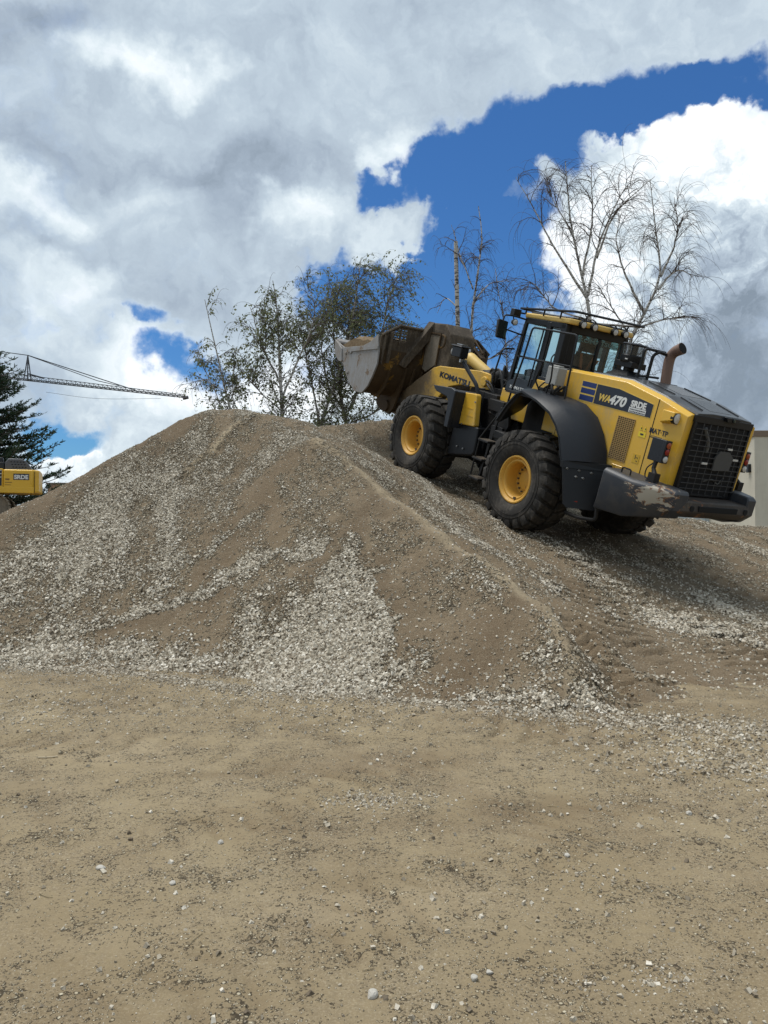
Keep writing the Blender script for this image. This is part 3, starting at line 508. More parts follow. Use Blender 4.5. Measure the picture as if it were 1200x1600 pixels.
# ------------------------------------------------------------------ wheel loader (own axes: x forward, y left, z up, origin on the ground under the rear axle)
Y_ = (.72, .43, .03); DUST = (.34, .285, .20)
M_YEL = paint('yellow_paint', (.74, .43, .030), .34, DUST, .46, bump=.03, coat=.15)
M_YELD = paint('dusty_yellow_paint', (.62, .37, .05), .5, (.22, .165, .10), .62, chips=((.10, .07, .045), 3.5, .58), bump=.2)
M_YELP = paint('pale_yellow_paint', (.74, .50, .13), .5, DUST, .4, bump=.1)
M_BLK = paint('black_paint', (.010, .011, .013), .40, (.10, .09, .075), .10, bump=.1)
M_BLKD = paint('dusty_black_paint', (.012, .012, .013), .6, (.12, .10, .075), .32, bump=.25)
M_GRY = paint('dark_grey_paint', (.017, .020, .026), .42, (.14, .125, .10), .24, bump=.15)
M_CW = paint('scraped_grey_paint', (.030, .034, .042), .5, (.14, .12, .09), .2, chips=((.30, .26, .20), 2.3, .68), bump=.35)
M_CWR = paint('rusty_scraped_steel', (.042, .036, .032), .6, (.22, .165, .11), .42, chips=((.24, .11, .05), 4.0, .57), bump=.5)
M_STEEL = paint('worn_grey_steel', (.29, .29, .29), .5, (.22, .17, .12), .62, chips=((.17, .115, .07), 2.2, .58), metal=.25, bump=.25)
M_RUST = paint('rusty_brown_steel', (.055, .034, .016), .75, (.12, .08, .04), .5, chips=((.20, .11, .02), 2.2, .57), bump=.5)
M_MUD = paint('mud_caked_steel', (.060, .046, .033), .85, (.24, .20, .15), .55, scale=3.5, bump=.9)
M_TAN = paint('dried_mud', (.20, .17, .13), .9, (.10, .075, .05), .45, scale=5, bump=1.0)
M_EXH = paint('heat_browned_pipe', (.20, .125, .095), .6, (.30, .24, .20), .35, bump=.2, metal=.3)
M_RUB = paint('tyre_rubber', (.020, .019, .018), .8, (.20, .175, .145), .50, scale=2.6, bump=.3)
M_HOSE = paint('rubber_hose', (.02, .02, .021), .55, (.15, .13, .1), .3)
M_RIM = paint('rim_yellow', (.66, .36, .050), .5, (.30, .20, .10), .42, chips=((.16, .10, .05), 5, .64), bump=.1)
M_HOOD = paint('bonnet_dark_grey', (.038, .041, .046), .36, (.20, .18, .15), .32, scale=1.6, bump=.15, coat=.1)
M_WHITE = plain('white_lettering', (.75, .75, .72), .5); M_GOLD = plain('gold_lettering', (.72, .50, .10), .45); M_NAVY = plain('navy_decal', (.012, .016, .03), .35); M_BLUE = plain('blue_stripe', (.012, .030, .14), .35)
M_RED = plain('red_lens', (.28, .018, .012), .2); M_AMB = plain('dull_amber_lens', (.35, .07, .02), .2); M_LENS = plain('clear_lens', (.62, .62, .60), .12); M_ORG = plain('orange_belt', (.30, .085, .035), .7)
M_SEAT = plain('seat_fabric', (.012, .012, .013), .9); M_CRM = plain('bright_bolt', (.45, .44, .42), .35, .8); M_MIRR = plain('mirror_glass', (.05, .07, .07), .08, .6)
def glass(name, tint, ior=1.45, opaq=0.0):
    m, nt, b = new_mat(name); nt.nodes.remove(b); out = nt.nodes['Material Output']; tr = N_(nt, 'ShaderNodeBsdfTransparent'); tr.inputs[0].default_value = tint + (1,)
    gl = N_(nt, 'ShaderNodeBsdfGlossy'); gl.inputs['Roughness'].default_value = .03; gl.inputs[0].default_value = (1, 1, 1, 1); fr = N_(nt, 'ShaderNodeLayerWeight'); pw = math_(nt, 'MULTIPLY', math_(nt, 'POWER', fr.outputs['Facing'], 4.0), .75)
    mx = N_(nt, 'ShaderNodeMixShader'); nt.links.new(math_(nt, 'ADD', pw, .05), mx.inputs[0]); nt.links.new(tr.outputs[0], mx.inputs[1]); nt.links.new(gl.outputs[0], mx.inputs[2])
    tc = N_(nt, 'ShaderNodeTexCoord'); df = N_(nt, 'ShaderNodeBsdfDiffuse'); df.inputs[0].default_value = (.3, .3, .28, 1); m2 = N_(nt, 'ShaderNodeMixShader')
    nt.links.new(math_(nt, 'ADD', ramp_(nt, noise_(nt, tc.outputs['Object'], 3.5, 6), [(.4, .0), (.8, .12)]), opaq), m2.inputs[0]); nt.links.new(mx.outputs[0], m2.inputs[1]); nt.links.new(df.outputs[0], m2.inputs[2]); nt.links.new(m2.outputs[0], out.inputs[0]); return m
M_GLASS = glass('tinted_cab_glass', (.74, .90, .91)); M_GLASSF = glass('clear_bowl_plastic', (.60, .62, .63), 1.5, .12)

LD = thing('wheel_loader', 'yellow and black wheel loader climbing the gravel heap with its bucket raised', 'wheel loader')
LD.matrix_world = Matrix(((MF.x, ML.x, MU.x, MT.x), (MF.y, ML.y, MU.y, MT.y), (MF.z, ML.z, MU.z, MT.z), (0, 0, 0, 1)))
# ---- wheels
WR = .85
def make_wheel():
    prof = [(.395, .255), (.42, .285), (.47, .315), (.55, .338), (.62, .343), (.69, .335), (.735, .32), (.765, .30), (.785, .26), (.797, .15), (.80, 0), (.797, -.15), (.785, -.26), (.765, -.30), (.735, -.32), (.62, -.343), (.47, -.315), (.395, -.255)]
    ty = MB().lathe(prof, (0, 0, 0), 'y', 72, False); nl = 23
    for side in (1, -1):
        for k in range(nl):
            a0 = 2 * math.pi * (k + (.5 if side < 0 else 0)) / nl; rings = []
            for (yy, ro, ri, da, hw) in ((.350, .715, .69, -.035, .066), (.342, .775, .73, -.02, .080), (.318, .832, .76, .0, .090), (.24, .848, .79, .035, .094), (.14, .852, .79, .085, .098), (.03, .853, .79, .12, .102)):
                a = a0 + da; q = []
                for (r, h) in ((ri, -hw * 1.12), (ro, -hw * .92), (ro, hw * .92), (ri, hw * 1.12)): q.append((r * math.cos(a + h), side * yy, r * math.sin(a + h)))
                rings.append(q)
            ty.loft(rings)
    for rr in (.60, .66):    # raised sidewall rings
        ty.tube([(rr * math.cos(t), .345, rr * math.sin(t)) for t in [2 * math.pi * i / 48 for i in range(48)]], .006, 4, True)
    root = ty.obj('wheel', M_RUB, LD, 30)
    rm = MB().lathe([(.405, .245), (.415, .27), (.405, .29), (.385, .292), (.352, .262), (.345, .245), (.318, .250), (.300, .235), (.288, .20), (.28, .12), (.275, .02), (.27, .0), (.205, -.01), (.17, -.005), (.165, .03), (.12, .045), (.0, .05)], (0, 0, 0), 'y', 64, False)
    rm.lathe([(.41, -.25), (.39, -.28), (.32, -.24), (.30, -.1), (.29, 0.)], (0, 0, 0), 'y', 48, False)
    r_ = rm.obj('rim', M_RIM, root, 40)
    bo = MB()
    for i in range(16):
        a = 2 * math.pi * i / 16; c, s = .225 * math.cos(a), .225 * math.sin(a); bo.lathe([(.017, -.01), (.017, .022), (.010, .026), (0.0, .026)], (c, 0, s), 'y', 6)
    for a in (4.55,): c, s = .325 * math.cos(a), .325 * math.sin(a); bo.box(c - .018, c + .018, .24, .275, s - .012, s + .03)
    each(bo, 'wheel_nut', paint('greasy_nut', (.10, .075, .05), .6, (.2, .15, .1), .4), root, 30)
    return root
w0 = make_wheel(); w0.name = 'wheel'
def set_wheel(o, x, side, spin):
    o.matrix_parent_inverse = Matrix(); o.location = (x, 1.15 * side, WR)
    o.rotation_euler = (0, spin, 0) if side > 0 else (0, spin, math.pi)
set_wheel(w0, 0.0, 1, .1)
for (x, sd_, sp) in ((3.38, 1, .55), (0.0, -1, .9), (3.38, -1, .3)):
    c = w0.copy(); COL.objects.link(c); c.parent = LD; set_wheel(c, x, sd_, sp)
    for ch in list(w0.children): d = ch.copy(); COL.objects.link(d); d.parent = c

# ---- frames and axles
f = MB().xz([(-1.75, 1.35), (-1.75, .85), (-.6, .62), (.9, .60), (1.45, .72), (1.55, 1.5), (1.3, 1.95), (.5, 2.1), (-1.6, 1.45)], -.48, .48)
f.box(-.25, .25, -.85, .85, .62, 1.08); f.lathe([(.24, -1.0), (.24, 1.0)], (0, 0, WR), 'y', 16)
f.box(-1.0, .9, -.77, .77, 1.45, 2.25); f.box(.75, 1.05, -1.25, 1.25, 1.35, 1.50)
rf = f.obj('rear_frame', M_BLKD, LD, 30, .02)
f = MB().xz([(1.95, .75), (2.3, .58), (3.9, .62), (4.1, 1.0), (3.9, 1.5), (3.3, 1.85), (2.95, 2.42), (2.4, 2.50), (2.15, 2.2), (2.0, 1.6)], -.36, .36)
f.xz([(2.05, 1.2), (2.1, .7), (3.9, .7), (3.9, 1.4), (3.0, 1.95), (2.9, 2.35), (2.45, 2.4)], .36, .42).xz([(2.05, 1.2), (2.1, .7), (3.9, .7), (3.9, 1.4), (3.0, 1.95), (2.9, 2.35), (2.45, 2.4)], -.42, -.36)
f.lathe([(.24, -1.0), (.24, 1.0)], (3.38, 0, WR), 'y', 16); f.box(3.05, 3.7, -.55, .55, .55, 1.1)
ff = f.obj('front_frame', M_BLKD, LD, 30, .02)
f = MB().lathe([(.17, .55), (.17, .85), (.22, .85), (.22, 1.0), (.14, 1.0), (.14, 1.55), (.22, 1.55), (.22, 1.72), (.16, 1.72), (.16, 1.9)], (1.75, 0, 0), 'z', 16)
f.box(1.45, 2.05, -.3, .3, .62, .82).box(1.4, 2.1, -.3, .3, 1.62, 1.85)
f.tube(bend([(1.95, 1.0, 1.45), (1.62, 1.0, 1.35), (1.55, 1.0, 1.0), (1.85, 1.0, .85)], .2, 6), .03, 6)
for yy in (.62, -.62): f.rod((1.35, yy, 1.05), (2.3, yy * .8, 1.05), .055, 10)
f.obj('steering_joint', M_BLKD, LD, 40)
# ---- boom
bp = [(2.35, 2.38), (2.75, 2.40), (4.2, 2.29), (4.42, 2.22), (5.0, 1.86), (5.72, 1.34), (5.9, 1.16), (5.86, .96), (5.6, .93), (4.9, 1.0), (4.3, 1.25), (3.95, 1.72), (3.72, 1.92), (3.35, 2.02), (2.9, 2.05), (2.35, 2.08)]
f = MB().xz(bp, .46, .56).xz(bp, -.56, -.46); f.lathe([(.22, -.46), (.22, .46)], (4.35, 0, 1.85), 'y', 20); f.lathe([(.09, -.62), (.09, .62)], (5.75, 0, 1.1), 'y', 14).lathe([(.10, -.62), (.10, .62)], (2.5, 0, 2.22), 'y', 14)
M_BOOM, nt, b_ = new_mat('boom_paint'); ob_ = N_(nt, 'ShaderNodeTexCoord').outputs['Object']; sx_ = N_(nt, 'ShaderNodeSeparateXYZ'); nt.links.new(ob_, sx_.inputs[0])
q_ = math_(nt, 'ADD', math_(nt, 'MULTIPLY', math_(nt, 'SUBTRACT', sx_.outputs[0], 4.15), 1.5), math_(nt, 'MULTIPLY', math_(nt, 'SUBTRACT', noise_(nt, ob_, 3., 8, .65, .5), .5), 2.2))
c_ = mix_(nt, ramp_(nt, noise_(nt, ob_, 5., 8, .6), [(.45, 0.), (.75, .55)]), (.62, .37, .045), (.30, .23, .14)); c_ = mix_(nt, ramp_(nt, q_, [(-.0, 0.), (.8, 1.)]), c_, mix_(nt, noise_(nt, ob_, 9., 6), (.075, .050, .026), (.22, .165, .10)))
nt.links.new(c_, b_.inputs['Base Color']); b_.inputs['Roughness'].default_value = .6; nt.links.new(bump_(nt, noise_(nt, ob_, 18., 6), .3, .02), b_.inputs['Normal'])
boom = f.obj('boom', M_BOOM, LD, 35, .015)
text_obj('marking', 'KOMATSU', M_NAVY, boom, (4.13, .564, 2.075), (-1, 0, -.035), (0, 0, 1), .155, .002, 0, .007, width=1.12)


for s in (1, -1):
    f = MB().rod((2.55, .28 * s, 1.35), (3.3, .33 * s, 1.50), .085).rod((3.3, .33 * s, 1.50), (3.95, .36 * s, 1.62), .05); f.obj('lift_cylinder', M_YELD, LD)
# bell crank and its linkage
f = MB().xz([(5.33, 3.15), (4.62, 3.18), (4.36, 2.98), (4.25, 2.45), (4.12, 1.85), (4.4, 1.62), (4.68, 1.85), (4.72, 2.2), (5.28, 2.08)], -.33, .33)
crank = f.obj('bell_crank', M_MUD, LD, 30, .03)
f = MB().xz([(5.26, 2.88), (4.74, 2.90), (4.70, 2.28), (5.06, 2.06), (5.2, 2.12)], .33, .345); f.obj('mud_panel', M_TAN, crank)
f = MB()
for a, b in (((5.30, 2.93), (4.70, 2.95)), ((4.70, 2.95), (4.66, 2.24)), ((5.30, 2.93), (5.24, 2.1))): f.tube([(a[0], .36, a[1]), (b[0], .36, b[1])], .022, 4)
f.tube(smooth_path([(4.62, .37, 2.93), (4.46, .39, 2.9), (4.45, .39, 2.72), (4.58, .37, 2.66)], 5), .022, 6)
each(f, 'crank_rib', M_RUST, crank)
f = MB().hexa([(5.32, .34, 3.17), (5.32, .95, 2.10), (5.32, .80, 2.05), (5.32, .20, 3.0)], [(5.08, .34, 3.17), (5.2, .95, 2.10), (5.2, .80, 2.05), (5.08, .20, 3.0)])
f.hexa([(5.32, -.34, 3.17), (5.32, -.95, 2.10), (5.32, -.80, 2.05), (5.32, -.20, 3.0)], [(5.08, -.34, 3.17), (5.2, -.95, 2.10), (5.2, -.80, 2.05), (5.08, -.20, 3.0)]); each(f, 'gusset', M_MUD, crank, 30, .01)
f = MB().hexa([(5.0, -.36, 3.02), (5.0, -.50, 3.02), (4.85, -.50, 2.75), (4.85, -.36, 2.75)], [(4.05, -.36, 2.62), (4.05, -.50, 2.62), (4.0, -.50, 2.38), (4.0, -.36, 2.38)]); f.tube([(4.95, -.43, 3.06), (4.6, -.43, 3.0), (4.1, -.43, 2.7)], .03, 6); f.obj('crank_arm', M_RUST, crank, 30, .01)
f = MB().lathe([(.0, 0), (.115, .01), (.125, .06), (.125, .16), (.118, .18), (.118, 1.08), (.10, 1.12)], (0, 0, 0), 'x', 24)
cyl = f.obj('tilt_cylinder', M_YELP, LD, 40); d_ = Vector((3.95 - 2.75, 0, 2.60 - 2.22)).normalized(); cyl.matrix_local = Matrix.Translation(Vector((3.98, 0, 2.585))) @ (-d_).to_track_quat('X', 'Z').to_matrix().to_4x4()
f = MB().lathe([(.075, -.3), (.075, 0.05)], (0, 0, 0), 'x', 14).lathe([(.10, -.16), (.10, .16)], (-.32, 0, 0), 'y', 14); f.obj('piston_rod', M_CRM, cyl)
f = MB().lathe([(.20, -.3), (.23, -.24), (.23, .28), (.20, .42), (.14, .46), (.0, .46)], (2.72, 0, 2.24), 'y', 20).lathe([(.17, -.1), (.20, .0), (.20, .30), (.15, .42), (0, .42)], (2.42, .08, 2.30), 'y', 18)
f.lathe([(.07, 0), (.08, .12), (.0, .13)], (2.85, .40, 2.27), 'y', 12); f.obj('cylinder_mount', M_BLKD, LD, 45)
f = MB(); rg = random.Random(3)
for i in range(26):
    x0 = rg.uniform(1.75, 2.75); y0 = rg.uniform(.15, .55); z0 = rg.uniform(2.05, 2.42); x1 = x0 - rg.uniform(.2, .8); z1 = rg.uniform(1.4, 2.3)
    f.tube(smooth_path([(x0, y0, z0), ((x0 + x1) / 2 + rg.uniform(-.1, .1), y0 + rg.uniform(.05, .2), max(z0, z1) + rg.uniform(-.05, .15)), (x1, y0 + rg.uniform(0, .2), z1), (x1 - .1, y0, z1 - .3)], 4), rg.uniform(.014, .026), 6)
each(f, 'hydraulic_hose', M_HOSE, LD)
f = MB().box(1.72, 2.4, .42, .82, .95, 2.05).box(1.55, 1.78, .3, .86, 1.2, 1.95).box(2.0, 2.75, -.5, .5, 2.0, 2.15)
f.tube(bend([(1.98, .95, 2.06), (1.92, .95, 1.5), (1.78, .95, 1.38)], .05), .018, 6).tube(bend([(1.75, .9, 1.95), (1.78, .9, 1.72), (1.5, .9, 1.7)], .06), .02, 6).tube([(2.1, .95, 2.1), (1.95, .96, 2.12)], .018, 6)
f.box(1.28, 1.72, .72, .98, 1.78, 1.98); f.obj('valve_block', M_BLKD, LD, 30, .015)
# ---- bucket
sc_ = [(7.34, 2.27), (7.03, 1.92), (6.42, 1.50), (6.02, 1.33), (5.72, 1.33), (5.50, 1.46), (5.36, 1.70), (5.26, 2.02), (5.27, 2.35), (5.40, 2.64)]
inn = [(5.45, 2.62), (5.32, 2.35), (5.31, 2.04), (5.41, 1.73), (5.54, 1.50), (5.74, 1.38), (6.01, 1.38), (6.40, 1.55), (7.00, 1.97), (7.31, 2.31)]
bucket = MB().xz(sc_ + inn, -1.49, 1.49).obj('bucket', M_RUST, LD, 50)
for s in (1, -1):
    sp = [(7.33, 2.28), (6.90, 2.20), (6.0, 2.35), (5.70, 2.47), (5.41, 2.68), (5.25, 2.33), (5.21, 2.05), (5.31, 1.77), (5.45, 1.51), (5.66, 1.32), (6.02, 1.30), (6.42, 1.48), (6.89, 1.87), (7.05, 1.90)]
    a, b = (1.49, 1.53) if s > 0 else (-1.53, -1.49); sp_ = MB().xz(sp, a, b).obj('side_plate', M_STEEL, bucket, 30, .006)
    e = 1.545 * s; f = MB().xz([(6.72, 2.17), (5.28, 2.43), (5.27, 2.37), (6.66, 2.12)], *sorted((e - .016 * s, e + .012 * s))); f.obj('wear_strip', M_STEEL, sp_)
    f = MB()
    for (bx_, bz) in ((6.75, 2.08), (6.5, 2.13), (6.5, 1.66)): f.lathe([(.038, 0), (.038, .022), (.02, .03), (0, .03)] if s > 0 else [(.038, 0), (.038, -.022), (0, -.03)], (bx_, 1.53 * s, bz), 'y', 10)
    each(f, 'bolt', M_STEEL, sp_)
    f = MB().xz([(7.40, 2.33), (7.33, 2.02), (7.05, 1.86), (6.85, 1.86), (6.98, 2.16), (7.2, 2.26)], *sorted((1.48 * s, 1.56 * s))); f.obj('corner_tooth', M_STEEL, bucket, 30, .008)
MB().hexa([(7.45, -1.5, 2.36), (7.30, -1.5, 2.22), (7.26, -1.5, 2.27), (7.28, -1.5, 2.31)], [(7.45, 1.5, 2.36), (7.30, 1.5, 2.22), (7.26, 1.5, 2.27), (7.28, 1.5, 2.31)]).obj('cutting_edge', M_STEEL, bucket)
f = MB()   # spill guard: solid middle, barred windows to each side
for s in (1, -1):
    g_ = lambda y0, y1, z0a, z0b, z1a, z1b, x0=5.29, x1=5.33: f.hexa([(x0, s * y0, z0a), (x0, s * y1, z0b), (x0, s * y1, z1b), (x0, s * y0, z1a)], [(x1, s * y0, z0a), (x1, s * y1, z0b), (x1, s * y1, z1b), (x1, s * y0, z1a)])
    g_(0, .84, 2.3, 2.3, 2.93, 2.935); g_(1.22, 1.5, 2.3, 2.3, 2.845, 2.665); g_(.84, 1.22, 2.3, 2.3, 2.62, 2.60); g_(.84, 1.07, 2.875, 2.875, 2.935, 2.935); g_(1.07, 1.22, 2.875, 2.79, 2.935, 2.845)
    for zz in (2.665, 2.72, 2.775, 2.83): g_(.84, 1.22, zz - .004, zz - .012, zz + .022, zz + .014, 5.295, 5.325)
    g_(1.02, 1.05, 2.55, 2.55, 2.9, 2.9, 5.25, 5.29); g_(1.40, 1.43, 2.05, 2.05, 2.70, 2.70, 5.22, 5.29); g_(1.24, 1.30, 2.1, 2.1, 2.8, 2.78, 5.20, 5.29)
    f.tube([(5.28, s * 1.5, 2.68), (5.28, s * 1.07, 2.95), (5.28, 0, 2.95)], .032, 6)
f.obj('spill_guard', M_MUD, bucket, 30)
f = MB()
for s in (.62, -.62):
    f.xz([(6.28, 1.22), (6.22, 1.05), (5.95, .95), (5.6, .93), (5.45, 1.08), (5.30, 1.6), (5.22, 2.05), (5.40, 2.1), (5.6, 1.5)], s - .14, s - .08); f.xz([(6.28, 1.22), (6.22, 1.05), (5.95, .95), (5.6, .93), (5.45, 1.08), (5.30, 1.6), (5.22, 2.05), (5.40, 2.1), (5.6, 1.5)], s + .08, s + .14)
    f.lathe([(.13, s - .19), (.13, s + .19)], (5.75, 0, 1.1), 'y', 14)
for yy in (1.15, -1.15, .3, -.3): f.xz([(5.9, 1.30), (5.55, 1.28), (5.30, 1.55), (5.2, 2.0), (5.3, 2.1), (5.6, 1.45)], yy - .02, yy + .02)
each(f, 'hinge_bracket', M_RUST, bucket, 30, .006)
soil = []; rg = np.random.default_rng(9); xs_ = np.linspace(5.42, 7.22, 34); ys_ = np.linspace(-1.47, 1.47, 48); XX, YY = np.meshgrid(xs_, ys_, indexing='ij')
ZZ = np.interp(xs_, [5.42, 5.9, 6.6, 7.22], [2.55, 2.56, 2.50, 2.28])[:, None] + fbm(XX, YY, 2.5, 5, .6, 401) * .22 + .05 * np.cos(YY * 1.05) - .06 * (np.abs(YY) > 1.4)
M_SOIL = paint('dug_soil', (.16, .105, .055), .95, (.26, .20, .12), .6, scale=9, bump=1.0)
top = [[(XX[i, j], YY[i, j], ZZ[i, j]) for j in range(48)] for i in range(34)]; f = MB().sheet(top); bot = [[(XX[i, j], YY[i, j], 2.0) for j in range(48)] for i in (8, 20)]; 
for (ea, zb) in (([top[i][0] for i in range(34)], 1.9), ([top[i][-1] for i in range(34)], 1.9)): f.sheet([ea, [(min(max(p[0], 5.5), 6.9), p[1], max(zb, min(p[2], 1.9))) for p in ea]])
so_ = f.obj('soil_load', M_SOIL, None, 60); so_.matrix_world = LD.matrix_world.copy(); tag(so_, 'brown soil heaped inside the raised loader bucket', 'soil', kind='stuff')
# ---- front fender, battery box, tank, work lamp
for s in (1, -1):
    yy = lambda a, b: sorted((a * s, b * s))
    f = MB().xz([(2.92, 1.95), (2.92, 1.90), (2.30, 1.90), (2.27, 1.28), (2.20, 1.28), (2.19, 1.97), (2.30, 2.0)], *yy(.84, 1.45)); f.xz([(2.95, 1.97), (2.80, 1.87), (2.42, 1.83), (2.34, 1.74), (2.31, 1.27), (2.18, 1.27), (2.17, 1.98), (2.3, 2.02)], *yy(1.39, 1.47))
    f.obj('front_fender', M_GRY, LD, 30, .015)
    f = MB().xz([(2.44, 1.96), (1.88, 2.01), (1.84, 1.98), (1.72, 1.44), (1.74, 1.41), (2.36, 1.36), (2.42, 1.40)], *yy(1.08, 1.2)); bx_ = f.obj('battery_box', M_YEL, LD, 30, .03, 3)
    MB().box(1.98, 2.40, *yy(.8, 1.075), 1.38, 1.95).obj('inner_box', M_BLK, LD, 30, .02)
    f = MB().box(1.86, 2.36, *yy(1.2, 1.206), 1.715, 1.730).box(1.82, 2.36, *yy(1.2, 1.206), 1.575, 1.59).box(2.34, 2.40, *yy(1.2, 1.207), 1.5, 1.9); each(f, 'panel_rib', M_YEL, bx_)
    f = MB()
    for (a, b) in ((2.40, 1.85), (2.39, 1.62), (2.37, 1.44), (2.1, 1.39), (1.83, 1.86), (2.24, 1.3), (1.9, .95), (2.1, .95)): f.lathe([(.016, 0), (.016, .014 * s), (0, .016 * s)], (a, 1.205 * s, b), 'y', 8)
    each(f, 'bolt', M_CRM, bx_)
    f = MB().xz([(2.38, 1.36), (1.60, 1.42), (1.56, .95), (1.62, .88), (2.36, .72), (2.40, .76)], *yy(.78, 1.19)); f.obj('tank', M_BLK, LD, 30, .03, 3)
    f = MB().tube(bend([(1.92, 1.08 * s, 1.9), (2.05, 1.09 * s, 2.15), (2.75, 1.1 * s, 2.58)], .1), .038, 8).tube([(1.92, 1.08 * s, 1.4), (1.92, 1.08 * s, 1.95)], .04, 8); f.obj('lamp_post', M_BLK, LD)
    f = MB().box(2.64, 2.96, *yy(1.01, 1.20), 2.58, 2.78).box(2.62, 2.99, *yy(.99, 1.22), 2.775, 2.81); lb = f.obj('work_lamp', M_BLK, LD, 30, .03, 3)
    f = MB().lathe([(.09, 0), (.10, .02), (.06, .05), (0, .055)], (2.96, 1.1 * s, 2.67), 'x', 16); f.obj('lens', M_LENS, lb)
    f = MB().box(2.70, 2.88, *yy(1.04, 1.16), 2.825, 2.84).box(2.62, 2.66, *yy(1.02, 1.18), 2.5, 2.56); each(f, 'bracket', M_CRM, lb)
# ---- rear fenders with mud flaps
for s in (1, -1):
    outer = [(.80, 1.70), (.62, 2.00), (.42, 2.24), (.30, 2.29), (.05, 2.24), (-.13, 2.20), (-.47, 2.08), (-.68, 1.92), (-.83, 1.75), (-.94, 1.52), (-.99, 1.42)]
    inner = [(.98, 1.98), (.72, 2.25), (.50, 2.33), (.32, 2.36), (.0, 2.36), (-.20, 2.36), (-.58, 2.32), (-.90, 2.17), (-1.12, 1.94), (-1.27, 1.70), (-1.33, 1.50)]
    rows = []
    for (a, b) in zip(outer, inner):
        mid = ((a[0] * .62 + b[0] * .38), (a[1] * .62 + b[1] * .38)); dx, dz = mid[0] - 0, mid[1] - .85; l = math.hypot(dx, dz); mid = (mid[0] + dx / l * .05, mid[1] + dz / l * .05)
        m2 = ((a[0] * .25 + b[0] * .75), (a[1] * .25 + b[1] * .75)); m2 = (m2[0] + dx / l * .035, m2[1] + dz / l * .035)
        rows.append([(a[0], 1.44 * s, a[1]), (a[0] + dx / l * .022, 1.47 * s, a[1] + dz / l * .022), (mid[0], 1.33 * s, mid[1]), (m2[0], 1.08 * s, m2[1]), (b[0], .82 * s, b[1]), (b[0] * .96, .82 * s, b[1] - .05), (a[0] * .97, 1.40 * s, a[1] - .03)])
    fd = MB().loft(rows).obj('rear_fender', M_GRY, LD, 32, .006)
    f = MB().tube([(a[0], 1.455 * s, a[1]) for a in outer], .018, 6); f.obj('edge_trim', M_BLK, fd)
    f = MB().hexa([(-.96, 1.46 * s, 1.44), (-1.40, .84 * s, 1.52), (-1.43, .84 * s, 1.42), (-1.00, 1.46 * s, 1.34)], [(-1.04, 1.48 * s, 1.44), (-1.47, .84 * s, 1.52), (-1.49, .84 * s, 1.42), (-1.08, 1.48 * s, 1.34)]); f.obj('flap_bracket', M_BLK, fd)
    f = MB().hexa([(-1.02, 1.46 * s, 1.40), (-1.40, .88 * s, 1.42), (-1.60, .92 * s, .84), (-1.56, .98 * s, .80), (-1.28, 1.42 * s, .76), (-1.25, 1.46 * s, .80)], [(-1.05, 1.46 * s, 1.40), (-1.43, .88 * s, 1.42), (-1.63, .92 * s, .84), (-1.59, .98 * s, .80), (-1.31, 1.42 * s, .76), (-1.28, 1.46 * s, .80)]); fl = f.obj('mud_flap', M_BLK, LD, 30)
    f = MB()
    for t in (.1, .45, .8): f.lathe([(.018, -.02), (.018, .02)], (-1.075 - .31 * t, (1.46 - .46 * t) * s, 1.34), 'x', 8)
    for t in (.35, .55): f.lathe([(.018, -.02), (.018, .02)], (-1.12 - .31 * t, (1.46 - .46 * t) * s, 1.24), 'x', 8)
    each(f, 'bolt', M_CRM, fl)
    f = MB().hexa([(-1.31, 1.34 * s, .87), (-1.35, 1.28 * s, .89), (-1.355, 1.28 * s, .82), (-1.32, 1.34 * s, .82)], [(-1.33, 1.34 * s, .87), (-1.37, 1.28 * s, .89), (-1.375, 1.28 * s, .82), (-1.34, 1.34 * s, .82)]); f.obj('reflector', M_RED, fl)
    if s > 0: f = MB().tube(bend([(-1.45, .95 * s, 1.1), (-1.62, 1.12 * s, 1.0), (-1.68, 1.12 * s, .68), (-1.35, 1.15 * s, .62), (-1.0, 1.1 * s, .60)], .07), .030, 8); f.obj('flap_stay', M_BLKD, LD)
# ---- counterweight
M_CWS, nt, b_ = new_mat('counterweight_paint'); ob_ = N_(nt, 'ShaderNodeTexCoord').outputs['Object']; ab_ = N_(nt, 'ShaderNodeVectorMath', operation='ABSOLUTE'); nt.links.new(ob_, ab_.inputs[0])
dv_ = N_(nt, 'ShaderNodeVectorMath', operation='DISTANCE'); mp_ = N_(nt, 'ShaderNodeMapping'); mp_.inputs['Scale'].default_value = (1, 1, 1.7); nt.links.new(ab_.outputs[0], mp_.inputs['Vector']); nt.links.new(mp_.outputs[0], dv_.inputs[0]); dv_.inputs[1].default_value = (2.60, 1.18, 1.34 * 1.7)
mk_ = N_(nt, 'ShaderNodeMapping'); mk_.inputs['Scale'].default_value = (3, 3, 7); nt.links.new(ob_, mk_.inputs['Vector']); n_ = noise_(nt, mk_.outputs[0], 1.6, 9, .68, .5)
w_ = math_(nt, 'ADD', math_(nt, 'SUBTRACT', .27, dv_.outputs['Value']), math_(nt, 'MULTIPLY', math_(nt, 'SUBTRACT', n_, .5), 1.5)); w2_ = math_(nt, 'ADD', w_, math_(nt, 'MULTIPLY', math_(nt, 'SUBTRACT', noise_(nt, ob_, 12., 6, .7), .5), .8))
c_ = mix_(nt, ramp_(nt, noise_(nt, ob_, 4., 8, .6), [(.45, 0.), (.8, .35)]), (.030, .034, .042), (.13, .11, .085)); c_ = mix_(nt, ramp_(nt, w_, [(-.02, 0.), (.03, 1.)]), c_, (.20, .10, .045)); c_ = mix_(nt, ramp_(nt, w2_, [(.04, 0.), (.10, 1.)]), c_, (.38, .34, .27))
